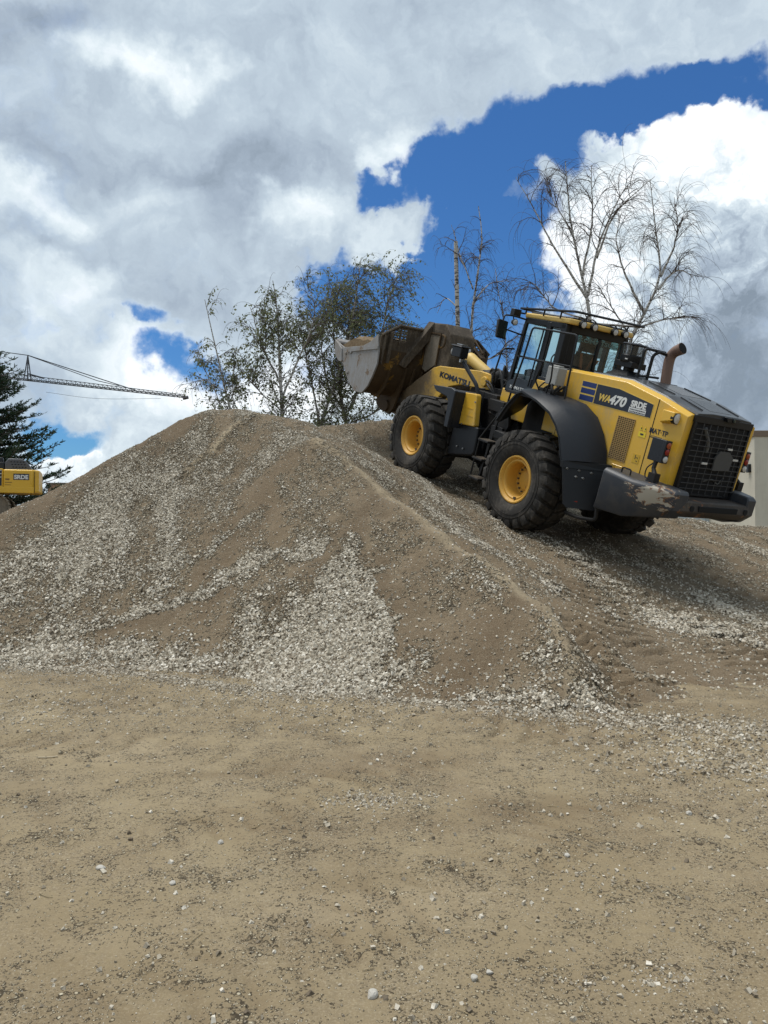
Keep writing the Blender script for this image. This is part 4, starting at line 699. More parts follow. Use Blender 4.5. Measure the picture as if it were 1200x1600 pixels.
nt.links.new(c_, b_.inputs['Base Color']); b_.inputs['Roughness'].default_value = .5; nt.links.new(bump_(nt, ramp_(nt, w_, [(-.02, 1.), (.05, 0.)]), .5, .01), b_.inputs['Normal'])
M_SCR = paint('bare_scraped_metal', (.46, .42, .36), .7, (.25, .14, .07), .5, chips=((.045, .048, .055), 3.0, .54), scale=3, bump=.6)
for s in (1, -1):
    pl = [(-1.74, 1.31), (-2.28, 1.30), (-2.62, 1.15), (-2.86, .98), (-2.88, .72), (-1.74, .72)]; lo = [(-1.66, 1.24), (-2.25, 1.24), (-2.55, 1.06), (-2.76, .88), (-2.78, .72), (-1.66, .72)]
    if s < 0: pl = [(x, y * .90) for x, y in pl]; lo = [(x, y * .90) for x, y in lo]
    zt = [1.54, 1.50, 1.50, 1.50, 1.50, 1.54]; zm = [1.06, 1.12, 1.20, 1.22, 1.22, 1.06]; zb = [.88, .92, 1.02, 1.08, 1.08, .88]
    top_ = [(x + (.03 if x < -2.5 else 0), (y - .05 if y > .8 else y) * s, z) for (x, y), z in zip(pl, zt)]
    f = MB().loft([[(x, y * s, z) for (x, y), z in zip(lo, zb)], [(x, y * s, z) for (x, y), z in zip(pl, zm)], [(x, y * s, z - .05) for (x, y), z in zip(pl, zt)], top_]); cw = f.obj('counterweight', M_CWS, LD, 30, .02)
    f = MB().tube(bend([(-1.95, 1.15 * s, 1.52), (-1.95, 1.15 * s, 1.60), (-2.12, 1.15 * s, 1.60), (-2.12, 1.15 * s, 1.52)], .03), .012, 6); f.obj('grab_handle', M_BLK, cw)
f = MB().loft([[(-1.9, -.98, 1.06), (-1.9, .98, 1.06), (-2.70, .98, 1.09), (-2.80, .7, 1.12), (-2.80, -.7, 1.12), (-2.70, -.90, 1.09)], [(-1.9, -.92, 1.20), (-1.9, 1.0, 1.20), (-2.82, 1.0, 1.20), (-2.91, .75, 1.22), (-2.91, -.70, 1.22), (-2.80, -.92, 1.20)], [(-1.9, -.90, 1.37), (-1.9, .98, 1.37), (-2.78, .98, 1.37), (-2.87, .75, 1.37), (-2.87, -.70, 1.37), (-2.76, -.90, 1.37)]])
bm_ = f.obj('bumper', M_CWR, LD, 30, .02)
MB().box(-2.92, -2.85, -.40, .48, 1.235, 1.315).obj('tow_slot', plain('slot_black', (.004, .004, .004), .9), bm_)
for yy in (-.62, .62): MB().lathe([(.045, 0), (.045, -.03)], (-2.88, yy, 1.27), 'x', 12).obj('bolt_hole', plain('hole_black', (.006, .006, .006), .9), bm_)
# ---- engine hood
st = [(.06, .80, 2.78), (-1.28, .80, 2.80), (-1.96, .80, 2.67), (-1.98, .80, 2.665), (-2.30, .80, 2.58), (-2.53, .785, 2.51)]
zb_ = [1.55, 1.43, 1.42, 1.42, 1.40, 1.38]
rings = [[(x + (.03 if i == 5 else 0), y, zb_[i]), (x, y, zt), (x, y - .09, zt + .045), (x, -y + .09, zt + .045), (x, -y, zt), (x + (.03 if i == 5 else 0), -y, zb_[i])] for i, (x, y, zt) in enumerate(st)]
hood = MB().loft(rings).obj('engine_hood', M_YEL, LD, 22, .008)
f = MB(); rows = []
for (x, y, zt) in ((-.42, .70, 2.79), (-1.28, .70, 2.805), (-1.98, .70, 2.675), (-2.30, .68, 2.59), (-2.56, .64, 2.525)): rows.append([(x, y, zt + .03), (x, y - .03, zt + .06), (x, .3, zt + .085), (x, -.3, zt + .085), (x, -y + .03, zt + .06), (x, -y, zt + .03)])
f.loft(rows); tp = f.obj('hood_top', M_HOOD, hood, 25, .006)
f = MB()
for (x0, x1) in ((-.7, -1.2), (-1.36, -1.9), (-2.02, -2.45)):
    zz = lambda x: np.interp(-x, [.42, 1.28, 1.98, 2.30, 2.56], [2.79, 2.805, 2.675, 2.59, 2.525]) + .088
    for yy in (.42, -.42): f.tube([(x0, yy, zz(x0) - .005), (x1, yy, zz(x1) - .005)], .014, 4)
    f.hexa([(x0, -.25, zz(x0)), (x0, .25, zz(x0)), (x0, .25, zz(x0) - .02), (x0, -.25, zz(x0) - .02)], [(x1, -.25, zz(x1)), (x1, .25, zz(x1)), (x1, .25, zz(x1) - .02), (x1, -.25, zz(x1) - .02)])
each(f, 'top_rib', M_HOOD, hood)
f = MB().hexa([(-2.42, .02, 2.60), (-2.42, -.30, 2.60), (-2.42, -.30, 2.57), (-2.42, .02, 2.57)], [(-2.62, .06, 2.60), (-2.62, -.28, 2.60), (-2.62, -.24, 2.53), (-2.62, .02, 2.53)]); f.obj('camera_cowl', M_BLK, hood, 30, .008)
MB().lathe([(.025, 0), (.028, -.02), (0, -.025)], (-2.615, -.11, 2.565), 'x', 10).obj('rear_camera', M_MIRR, hood)
for s in (1, -1):
    f = MB().box(-1.985, -1.970, *sorted((.796 * s, .8025 * s)), 1.43, 2.665).box(-.005, .005, *sorted((.796 * s, .8025 * s)), 1.6, 2.78); each(f, 'panel_gap', plain('seam_black', (.01, .009, .008), .9), hood)
    # vent grille: pierced plate
    f = MB().box(-1.64, -1.30, *sorted((.79 * s, .803 * s)), 1.62, 2.28); vg = f.obj('vent_back', plain('vent_shadow', (.008, .007, .006), .9), hood)
    f = MB(); M_VB = paint('vent_brown', (.36, .23, .08), .7, (.2, .15, .1), .5)
    for i in range(9): x = -1.64 + .34 * i / 8; f.box(x - .006, x + .006, *sorted((.80 * s, .812 * s)), 1.62, 2.28)
    for i in range(25): z = 1.62 + .66 * i / 24; f.box(-1.645, -1.295, *sorted((.80 * s, .811 * s)), z - .006, z + .006)
    f.obj('vent_grille', M_VB, hood, 0)
    k = 1 if s > 0 else -1
    f = MB().xz([(-.345, 2.355), (-.345, 2.685), (-1.17, 2.685), (-1.905, 2.572), (-1.905, 2.355)], *sorted((.798 * s, .8030 * s))); dc = f.obj('decal_border', M_GOLD, hood)
    f = MB().xz([(-.70, 2.365), (-.70, 2.675), (-1.17, 2.675), (-1.895, 2.565), (-1.895, 2.365)], *sorted((.798 * s, .8050 * s))); f.obj('decal_panel', M_NAVY, hood)
    f = MB()
    for (za, zb2) in ((2.37, 2.46), (2.485, 2.57), (2.595, 2.675)): f.box(-.68, -.36, *sorted((.798 * s, .805 * s)), za, zb2)
    each(f, 'decal_stripe', M_BLUE, hood)
    rd = (-k, 0, 0); tx = lambda nm, b, m_, x, z, size, **q: text_obj(nm, b, m_, hood, (x, .8065 * s, z), rd, (0, 0, 1), size, **q)
    X_ = (lambda a, w: a if s > 0 else a - w)
    tx('marking', 'WA', M_GOLD, X_(-.78, .24), 2.435, .15, shear=.25, bold=.006, width=.24); tx('marking', '470', M_WHITE, X_(-1.015, .36), 2.425, .20, shear=.25, bold=.008, width=.36)
    tx('marking', 'SRDE', M_WHITE, X_(-1.475, .30), 2.465, .13, bold=.006, width=.30)
    f = MB().box(-1.79, -1.455, *sorted((.798 * s, .8065 * s)), 2.375, 2.452); f.obj('label_plate', M_WHITE, hood)
    if s > 0:
        tx2 = lambda b, x, z, size, w, m_=M_NAVY: text_obj('marking', b, m_, hood, (x, .8085, z), rd, (0, 0, 1), size, width=w, bold=.001)
        f = MB(); rg = random.Random(4)
        for row in (2.425, 2.392):
            x = -1.475
            while x > -1.77: w = rg.uniform(.012, .026); f.box(x - w, x, .806, .8085, row - .009, row + .009); x -= w + .010
        f.obj('fine_print', M_NAVY, hood)
        # haulier's lettering on the rear panel, following its chamfer
        text_obj('marking', 'MAT·TP', M_NAVY, hood, (-1.945, .8035, 2.165), (-1, 0, 0), (0, 0, 1), .105, width=.34, bold=.002)
        f = MB().box(-2.20, -1.99, .7985, .8030, 2.125, 2.130)
        for i in range(12): f.box(-1.99 - i * .019 - .014, -1.99 - i * .019, .7985, .8030, 2.098, 2.112)
        f.obj('underline', M_NAVY, hood)
        f = MB().hexa([(-1.76, .802, 2.16), (-1.82, .802, 2.16), (-1.79, .802, 2.23)], [(-1.76, .805, 2.16), (-1.82, .805, 2.16), (-1.79, .805, 2.23)]).hexa([(-1.84, .802, 2.16), (-1.90, .802, 2.16), (-1.87, .802, 2.23)], [(-1.84, .805, 2.16), (-1.90, .805, 2.16), (-1.87, .805, 2.23)]).box(-1.90, -1.76, .802, .805, 2.06, 2.14)
        each(f, 'warning_sticker', plain('sticker_yellow', (.80, .60, .03), .4), hood)
        f = MB().box(-1.80, -1.785, .805, .807, 2.175, 2.20).box(-1.88, -1.865, .805, .807, 2.175, 2.20).box(-1.86, -1.80, .805, .807, 2.09, 2.115).box(-1.83, -1.82, .803, .807, 1.72, 1.78).box(-1.88, -1.84, .803, .807, 1.74, 1.75).box(-1.88, -1.85, .803, .807, 1.69, 1.70); f.obj('sticker_print', M_NAVY, hood)
        f = MB().box(-1.905, -1.775, .8, .8045, 1.66, 1.80); f.obj('warning_sticker', plain('sticker_orange', (.62, .38, .03), .4), hood)
        f = MB().tube([(-1.45, .80, 1.545), (-1.45, .84, 1.545), (-1.66, .84, 1.54), (-1.66, .80, 1.54)], .012, 6); f.obj('panel_handle', M_YEL, hood)
# grille
GX = -2.56
f = MB().box(GX + .012, GX + .10, -.65, .65, 1.39, 2.50); f.obj('radiator', plain('radiator_black', (.008, .008, .009), .85), LD)
f = MB().yz([(-.66, 1.385), (.66, 1.385), (.66, 1.42), (-.66, 1.42)], GX - .015, GX + .03).yz([(-.67, 2.46), (.67, 2.46), (.67, 2.565), (-.67, 2.565)], GX - .015, GX + .03).box(GX - .015, GX + .03, .61, .655, 1.42, 2.46).box(GX - .015, GX + .03, -.655, -.61, 1.42, 2.46)
gr = f.obj('rear_grille', M_BLK, LD, 30, .006)
f = MB()
for i in range(1, 13): z = 1.42 + 1.04 * i / 13; f.box(GX - .040, GX - .028, -.62, .62, z - .005, z + .005)
for i in range(1, 8): y = -.62 + 1.24 * i / 8; f.box(GX - .028, GX - .016, y - .006, y + .006, 1.42, 2.46)
f.obj('grille_bars', plain('grille_wire', (.040, .043, .048), .5), gr, 0)
f = MB().yz([(.02, 1.80), (-.36, 1.82), (-.38, 2.02), (-.26, 2.10), (-.05, 2.10), (.03, 2.0)], GX - .045, GX - .02); f.obj('name_plate', plain('dusty_plate', (.07, .07, .068), .7), gr)
f = MB().box(GX - .05, GX - .03, .18, .30, 1.88, 1.91).box(GX - .05, GX - .03, -.50, -.38, 1.98, 2.01).box(GX - .05, GX - .03, -.30, -.20, 2.13, 2.16); each(f, 'grille_clip', M_LENS, gr)
f = MB().tube(smooth_path([(GX, .40, 2.40), (GX - .005, .25, 2.2), (GX, .22, 2.05)], 4), .03, 6).tube(smooth_path([(GX, .1, 1.62), (GX, -.1, 1.66), (GX, -.25, 1.60), (GX, -.35, 1.7)], 4), .012, 6); each(f, 'radiator_hose', plain('dull_metal', (.10, .10, .095), .6), gr)
# rear lamps
for s in (1, -1):
    f = MB().loft([[(-2.12, .76 * s, 2.34), (-2.12, .76 * s, 2.52), (-2.12, .80 * s, 2.52), (-2.12, .80 * s, 2.34)], [(-2.16, .76 * s, 2.34), (-2.16, .76 * s, 2.54), (-2.16, .89 * s, 2.54), (-2.16, .89 * s, 2.36)], [(-2.38, .70 * s, 2.34), (-2.38, .70 * s, 2.535), (-2.38, .90 * s, 2.535), (-2.38, .90 * s, 2.42)]]); hl = f.obj('rear_headlamp', M_YEL, LD, 30, .01)
    f = MB().lathe([(.062, .06), (.075, .0), (.075, -.012), (.06, -.02), (0, -.03)], (-2.385, .82 * s, 2.45), 'x', 18); f.obj('lens', M_LENS, hl); f = MB().lathe([(.082, .05), (.082, -.014), (.072, -.014)], (-2.38, .82 * s, 2.45), 'x', 18, False); f.obj('lamp_ring', M_BLK, hl)
    f = MB().box(-2.44, -2.18, *sorted((.90 * s, .97 * s)), 1.80, 2.13).box(-2.46, -2.40, *sorted((.86 * s, .99 * s)), 1.80, 2.13); tl = f.obj('tail_lamp', M_GRY, LD, 30, .008)
    for (z, m_) in ((2.06, M_AMB), (1.965, M_RED), (1.86, M_LENS)): MB().lathe([(.044, .0), (.046, -.012), (.03, -.022), (0, -.025)], (-2.46, .925 * s, z), 'x', 16).obj('lens', m_, tl)
    f = MB().tube([(-2.33, .94 * s, 1.82), (-2.33, .95 * s, 1.70), (-2.40, .98 * s, 1.62)], [.035, .03, .04], 8).box(-2.46, -2.34, *sorted((.92 * s, 1.04 * s)), 1.50, 1.64).tube(smooth_path([(-2.30, .93 * s, 1.78), (-2.24, .98 * s, 1.68), (-2.26, 1.0 * s, 1.56), (-2.36, 1.02 * s, 1.53)], 4), .010, 6).lathe([(.09, 0), (.09, .03)], (-2.38, .98 * s, 1.49), 'z', 14); f.obj('lamp_stalk', M_BLKD, tl, 40)
# ---- exhaust, pre-cleaner, hood rail
f = MB().tube(smooth_path([(-1.17, -.20, 2.78), (-1.13, -.20, 3.0), (-1.10, -.20, 3.27), (-1.15, -.20, 3.39), (-1.29, -.20, 3.475)], 6), [.083] * 18 + [.084, .086, .088, .090, .092, .094, .096], 20); ex = f.obj('exhaust_pipe', M_EXH, LD, 50)
f = MB().lathe([(.086, 0), (.086, .004)], (0, 0, 0), 'z', 18); hole = f.obj('pipe_mouth', plain('pipe_shadow', (.004, .004, .004), .95), ex); hole.matrix_local = Matrix.Translation((-1.292, -.20, 3.477)) @ Vector((-.14, 0, .085)).to_track_quat('Z', 'Y').to_matrix().to_4x4()  # shade inside the open pipe, put into the colour of a flat disc
f = MB().lathe([(.14, 0), (.12, .03), (.10, .05)], (-1.17, -.2, 2.80), 'z', 16); f.obj('pipe_collar', M_BLKD, ex)
f = MB().lathe([(.19, 3.10), (.20, 3.13), (.20, 3.22), (.185, 3.23)], (-.52, 0, 0), 'z', 28).box(-.70, -.30, -.17, .17, 3.02, 3.12).lathe([(.09, 2.90), (.09, 3.05)], (-.50, 0, 0), 'z', 18)
f.hexa([(-.25, .32, 2.84), (-.80, .32, 2.84), (-.80, -.3, 2.84), (-.25, -.3, 2.84)], [(-.36, .14, 2.97), (-.62, .14, 2.97), (-.62, -.14, 2.97), (-.36, -.14, 2.97)]); pc = f.obj('air_precleaner', M_BLK, LD, 40, .008)
MB().lathe([(.19, 3.23), (.20, 3.38), (.19, 3.385)], (-.52, 0, 0), 'z', 28, False).obj('clear_bowl', M_GLASSF, pc, 50)
f = MB().lathe([(.215, 3.385), (.22, 3.40), (.20, 3.415), (.0, 3.43)], (-.52, 0, 0), 'z', 28).lathe([(.05, 3.22), (.05, 3.39)], (-.52, 0, 0), 'z', 10)
for i in range(6): a = i * 1.047; f.box(-.52 + .195 * math.cos(a) - .008, -.52 + .195 * math.cos(a) + .008, .195 * math.sin(a) - .008, .195 * math.sin(a) + .008, 3.22, 3.39)
f.obj('bowl_lid', M_BLK, pc, 40); MB().box(-.60, -.55, .188, .205, 3.145, 3.165).obj('clip', M_LENS, pc)
f = MB().tube(bend([(-1.05, .36, 2.86), (-1.05, .36, 3.36), (-1.05, -.12, 3.36)], .07), .022, 8).tube(bend([(-1.05, .14, 2.86), (-1.05, .14, 3.28), (-1.08, .06, 3.35), (-1.08, -.12, 3.33)], .05), .026, 8).tube([(-1.05, .36, 2.93), (-1.05, -.12, 2.95)], .018, 8); f.obj('hood_rail', M_BLK, LD)

# ---- cab
M_CABIN = plain('cabin_trim', (.020, .021, .023), .7)
f = MB()
for s in (1, -1):
    f.hexa([(1.64, .70 * s, 2.18), (1.64, .76 * s, 2.18), (1.54, .76 * s, 2.18), (1.54, .70 * s, 2.18)], [(1.50, .70 * s, 3.52), (1.50, .76 * s, 3.52), (1.43, .76 * s, 3.52), (1.43, .70 * s, 3.52)])
    f.hexa([(.93, .70 * s, 2.18), (.93, .765 * s, 2.18), (.80, .765 * s, 2.18), (.80, .70 * s, 2.18)], [(.89, .70 * s, 3.52), (.89, .765 * s, 3.52), (.77, .765 * s, 3.52), (.77, .70 * s, 3.52)])
    f.hexa([(.52, .68 * s, 2.18), (.52, .76 * s, 2.18), (.38, .76 * s, 2.18), (.38, .62 * s, 2.18)], [(.52, .68 * s, 3.52), (.52, .76 * s, 3.52), (.38, .76 * s, 3.52), (.38, .62 * s, 3.52)])
    f.box(.40, 1.50, *sorted((.70 * s, .76 * s)), 3.44, 3.54); f.box(.40, .92, *sorted((.70 * s, .76 * s)), 2.50, 2.58)
f.box(.38, .44, -.70, .70, 3.40, 3.54).box(.38, .44, -.70, .70, 2.50, 2.84).box(.38, .42, -.12, -.05, 2.84, 3.40).box(1.46, 1.52, -.7, .7, 3.44, 3.54).box(1.54, 1.60, -.7, .7, 2.18, 2.30)
f.box(.385, .415, .44, .70, 2.84, 3.40)
cab_ = f.obj('cab', M_BLK, LD, 30, .012)
f = MB().box(.40, 1.58, -.74, .74, 1.98, 2.20); f.xz([(1.70, 2.22), (1.72, 1.90), (1.62, 1.70), (.40, 1.70), (.40, 2.20), (1.60, 2.20)], -.755, .755); f.xz([(.94, 2.19), (.80, 2.52), (.40, 2.52), (.40, 2.19)], .70, .772); f.xz([(.94, 2.19), (.80, 2.52), (.40, 2.52), (.40, 2.19)], -.772, -.70)
f.obj('cab_base', M_YEL, cab_, 30, .015)
f = MB()
for s in (1, -1): f.xz([(1.62, 2.205), (.96, 2.205), (.92, 2.30), (.91, 2.50), (1.08, 2.44), (1.28, 2.47), (1.52, 2.40), (1.60, 2.34)], *sorted((.745 * s, .762 * s)))
f.xz([(1.60, 2.21), (1.57, 2.5), (1.2, 2.52), (1.1, 2.2)], -.6, .6); f.obj('lower_panel', plain('panel_charcoal', (.014, .018, .024), .3), cab_, 30, .005)
text_obj('marking', 'KOMATSU', M_WHITE, cab_, (1.50, .764, 2.255), (-1, 0, -.03), (0, 0, 1), .078, width=.46, bold=.001)
for s in (1, -1):
    y0, y1 = sorted((.728 * s, .736 * s)); MB().face([(1.56, y0, 2.30), (1.46, y0, 3.44), (.88, y0, 3.44), (.92, y0, 2.30)]).obj('door_glass', M_GLASS, cab_, 0); MB().face([(.79, y0, 2.55), (.78, y0, 3.44), (.50, y0, 3.44), (.50, y0, 2.55)]).obj('side_glass', M_GLASS, cab_, 0)
    f = MB().tube([(1.37, .785 * s, 3.22), (1.41, .785 * s, 2.60)], .012, 6).box(.92, 1.5, *sorted((.745 * s, .765 * s)), 2.83, 2.86).tube([(.90, .79 * s, 3.40), (.97, .79 * s, 2.35)], .014, 6); f.obj('door_handle', M_BLK, cab_)
MB().face([(.404, -.66, 2.80), (.404, .66, 2.80), (.404, .66, 3.42), (.404, -.66, 3.42)]).obj('rear_glass', M_GLASS, cab_, 0)
MB().face([(1.60, -.70, 2.30), (1.60, .70, 2.30), (1.48, .70, 3.45), (1.48, -.70, 3.45)]).obj('windscreen', M_GLASS, cab_, 0)
f = MB().face([(.397, -.60, 3.27), (.397, .50, 3.27), (.397, .50, 3.40), (.397, -.60, 3.40)]); f.obj('sun_strip', glass('smoked_strip', (.12, .20, .19), 1.4, .05), cab_, 0)
text_obj('marking', 'KOMATSU', plain('faded_lettering', (.12, .20, .19), .5), cab_, (.392, .42, 3.295), (0, -1, 0), (0, 0, 1), .10, width=.82, bold=.002)
f = MB().xy([(1.56, .74), (.32, .78), (.28, .70), (.28, -.70), (.32, -.78), (1.56, -.74), (1.60, -.5), (1.62, 0), (1.60, .5)], 3.535, 3.625); rf_ = f.obj('roof', M_YELP, cab_, 30, .03, 3)
MB().xy([(1.50, .66), (.36, .68), (.36, -.68), (1.50, -.66)], 3.60, 3.66).obj('roof_cap', M_GRY, rf_, 30, .02)
f = MB().tube(bend([(1.64, .80, 3.68), (.20, .82, 3.74), (.16, .78, 3.74), (.14, -.80, 3.76), (.20, -.82, 3.76), (1.64, -.80, 3.68), (1.66, 0, 3.68), (1.64, .80, 3.68)], .05), .022, 6)
for (x, y) in ((1.5, .78), (1.0, .79), (.55, .8), (.25, .5), (.25, -.5), (.55, -.8), (1.0, -.79), (1.5, -.78)): f.rod((x, y, 3.60), (x - .02, y * 1.02, 3.72), .015, 6)
f.obj('roof_rail', M_BLK, rf_)
for y in (.55, .28, -.22, -.48):
    f = MB().lathe([(.03, .12), (.062, .05), (.068, -.01), (.06, -.012)], (.22, y, 3.565), 'x', 16).tube(smooth_path([(.34, y, 3.6), (.30, y + .06, 3.68), (.22, y + .03, 3.66), (.18, y + .02, 3.62)], 4), .012, 6); wl = f.obj('roof_lamp', M_BLK, rf_); MB().lathe([(.056, -.005), (.04, -.018), (0, -.022)], (.215, y, 3.565), 'x', 16).obj('lens', M_LENS, wl)
for s in (1, -1):
    f = MB().box(1.60, 1.72, *sorted((.80 * s, .96 * s)), 3.52, 3.65); f.rod((1.6, .7 * s, 3.6), (1.66, .85 * s, 3.6), .018, 6); fl = f.obj('roof_lamp', M_BLK, rf_, 30, .012); MB().box(1.72, 1.725, *sorted((.82 * s, .94 * s)), 3.54, 3.63).obj('lens', M_LENS, fl)
    f = MB().tube(bend([(1.50, .76 * s, 3.50), (1.56, 1.0 * s, 3.52), (1.54, 1.22 * s, 3.50), (1.52, 1.23 * s, 3.36)], .08), .016, 8).tube([(1.50, .76 * s, 3.22), (1.50, 1.16 * s, 3.26)], .014, 8); ma = f.obj('mirror_arm', M_BLK, cab_)
    f = MB().loft([[(1.50, 1.10 * s, 3.08), (1.50, 1.12 * s, 3.40), (1.50, 1.34 * s, 3.42), (1.50, 1.32 * s, 3.08)], [(1.58, 1.12 * s, 3.10), (1.60, 1.14 * s, 3.38), (1.60, 1.32 * s, 3.40), (1.58, 1.30 * s, 3.10)]]); mi = f.obj('mirror', M_BLK, ma, 30, .02, 3); MB().box(1.494, 1.499, *sorted((1.13 * s, 1.31 * s)), 3.11, 3.39).obj('mirror_face', M_MIRR, ma)
    f = MB().lathe([(.04, .08), (.055, .04), (.058, .0)], (1.46, 1.0 * s, 3.41), 'x', 14).rod((1.52, 1.0 * s, 3.44), (1.56, 1.0 * s, 3.52), .012, 6); ba = f.obj('side_lamp', M_BLK, cab_); MB().lathe([(.05, 0), (.035, -.014), (0, -.018)], (1.46, 1.0 * s, 3.41), 'x', 14).obj('lens', M_LENS, ba)
    f = MB().tube(bend([(1.60, .78 * s, 2.95), (1.58, 1.06 * s, 2.92), (1.62, 1.10 * s, 2.34)], .1), .017, 8); f.obj('grab_rail', M_BLK, LD)
    # platform guard rail on the fender
    f = MB().tube(bend([(.92, 1.22 * s, 1.72), (.80, 1.28 * s, 2.2), (.66, 1.30 * s, 2.82), (.60, 1.30 * s, 3.36), (-.50, 1.30 * s, 3.35), (-.56, 1.30 * s, 2.34)], .07), .017, 8).tube([(.66, 1.30 * s, 2.84), (-.53, 1.30 * s, 2.86)], .015, 8).tube(bend([(.10, 1.30 * s, 3.35), (.14, 1.28 * s, 2.9), (.30, 1.24 * s, 2.52), (.22, 1.16 * s, 2.36)], .06), .015, 8).tube(bend([(-.10, 1.30 * s, 2.85), (-.12, 1.28 * s, 2.6), (-.02, 1.22 * s, 2.36)], .05), .014, 8)
    f.tube([(.66, 1.30 * s, 2.84), (.62, .80 * s, 2.84)], .013, 8); (f.obj('guard_rail', M_BLK, LD) if s > 0 else None)
    f = MB()
    for (x, z) in ((1.16, 1.28), (1.22, .93), (1.20, .57)): f.hexa([(x - .17, 1.12 * s, z), (x + .13, 1.12 * s, z), (x + .13, 1.38 * s, z), (x - .17, 1.38 * s, z)], [(x - .17, 1.12 * s, z - .035), (x + .13, 1.12 * s, z - .035), (x + .13, 1.38 * s, z - .035), (x - .17, 1.38 * s, z - .035)])
    f.hexa([(1.28, 1.13 * s, .56), (1.33, 1.13 * s, .56), (1.33, 1.16 * s, .56), (1.28, 1.16 * s, .56)], [(1.08, 1.13 * s, 1.9), (1.13, 1.13 * s, 1.9), (1.13, 1.16 * s, 1.9), (1.08, 1.16 * s, 1.9)]).box(.98, 1.30, *sorted((1.08 * s, 1.13 * s)), .56, 1.55)
    f.tube([(1.30, 1.36 * s, .60), (1.28, 1.34 * s, 1.3), (1.0, 1.30 * s, 1.75)], .018, 6).xz([(1.05, 2.0), (1.35, 1.75), (1.30, 1.25), (1.12, 1.2), (.92, 1.6)], *sorted((1.0 * s, 1.06 * s))); st_ = f.obj('ladder', M_BLKD, LD, 30, .006)
    f = MB()
    for (x, z) in ((1.16, 1.282), (1.22, .932), (1.20, .572)): f.box(x - .15, x + .11, *sorted((1.14 * s, 1.37 * s)), z, z + .006)
    each(f, 'tread', M_MUD, st_)
    f = MB().xy([(.95, .76 * s), (.78, 1.42 * s), (.50, 1.43 * s), (-.05, 1.40 * s), (-.05, .82 * s), (.3, .76 * s)], 2.22, 2.26); f.obj('platform', M_BLKD, LD)
    f = MB().box(.05, .36, *sorted((.55 * s, .80 * s)), 1.7, 2.78); f.obj('side_cover', M_YEL, LD, 30, .012); MB().box(-.02, .26, *sorted((.62 * s, .79 * s)), 2.78, 2.81).obj('cover_lid', M_BLK, LD, 30, .008)
f = MB().box(-.05, .22, .90, 1.10, 2.50, 2.80).box(.0, .17, .94, 1.06, 2.80, 2.83); f.obj('washer_tank', paint('grimy_white_plastic', (.36, .36, .34), .5, (.2, .18, .14), .5), LD, 30, .03, 3)
f = MB(); rg = random.Random(8)
for i in range(12): x = rg.uniform(-.15, .35); y = rg.uniform(.85, 1.12); f.tube(smooth_path([(x, y, 2.28), (x + rg.uniform(-.08, .08), y + .05, 2.40), (x + rg.uniform(-.12, .12), y, 2.52)], 4), rg.uniform(.012, .024), 6)
f.box(-.12, .30, .86, 1.10, 2.30, 2.42); f.obj('filter_block', M_BLKD, LD, 30, .01)
f = MB().xz([(.55, 2.45), (1.05, 2.45), (1.08, 2.58), (.62, 2.62)], -.27, .27).hexa([(.62, -.24, 2.58), (.62, .24, 2.58), (.78, .24, 2.58), (.78, -.24, 2.58)], [(.50, -.19, 3.12), (.50, .19, 3.12), (.62, .19, 3.12), (.62, -.19, 3.12)]).box(.50, .60, -.14, .14, 3.14, 3.34).box(.7, .98, -.2, .2, 2.2, 2.5).box(.60, 1.0, .30, .42, 2.62, 2.72).box(.60, 1.0, -.42, -.30, 2.62, 2.72)
f.xz([(1.3, 2.2), (1.52, 2.2), (1.50, 2.62), (1.36, 2.66)], -.5, .5).rod((1.42, 0, 2.6), (1.20, 0, 2.84), .03, 8); seat = f.obj('seat', M_SEAT, cab_, 30, .03, 3)
f = MB().tube([(1.20 + .06 * math.cos(t), .19 * math.sin(t), 2.85 + .17 * math.cos(t)) for t in [2 * math.pi * i / 24 for i in range(24)]], .014, 6, True); f.obj('steering_wheel', M_SEAT, cab_)
f = MB()
for (y0, y1) in ((.16, .03), (-.16, -.05)): f.hexa([(.50, y0 - .025, 3.10), (.50, y0 + .025, 3.10), (.505, y0 + .025, 3.10), (.505, y0 - .025, 3.10)], [(.58, y1 - .025, 2.70), (.58, y1 + .025, 2.70), (.585, y1 + .025, 2.70), (.585, y1 - .025, 2.70)])
f.hexa([(.46, .20, 3.02), (.46, .15, 3.02), (.465, .15, 3.02), (.465, .20, 3.02)], [(.47, .10, 2.62), (.47, .05, 2.62), (.475, .05, 2.62), (.475, .10, 2.62)]).hexa([(.46, -.26, 3.04), (.46, -.20, 3.04), (.465, -.20, 3.04), (.465, -.26, 3.04)], [(.47, .02, 2.66), (.47, -.04, 2.66), (.475, -.04, 2.66), (.475, .02, 2.66)])
each(f, 'seat_belt', M_ORG, seat)

# ------------------------------------------------------------------ things behind the heap
def at(px, py, d, dy=0.0):      # a spot seen at photograph pixel (px, py), d metres out
    return Vector(((px - 600) / 1200 * d, d + dy, 1.6 + (825 - py) / 1200 * d))
def bark():
    m, nt, b = new_mat('birch_bark'); ob = N_(nt, 'ShaderNodeTexCoord').outputs['Object']; mp = N_(nt, 'ShaderNodeMapping'); mp.inputs['Scale'].default_value = (1.2, 1.2, 5); nt.links.new(ob, mp.inputs['Vector'])
    c = ramp_(nt, noise_(nt, mp.outputs[0], 2.6, 7, .7), [(.0, (.36, .34, .30)), (.50, (.50, .48, .44)), (.56, (.10, .085, .07)), (.66, (.06, .05, .04))]); nt.links.new(c, b.inputs['Base Color']); b.inputs['Roughness'].default_value = .85; return m
M_BARK = bark(); M_BARKG = plain('grey_bark', (.19, .165, .145), .9); M_TWIG = plain('dark_twig', (.095, .075, .066), .9)
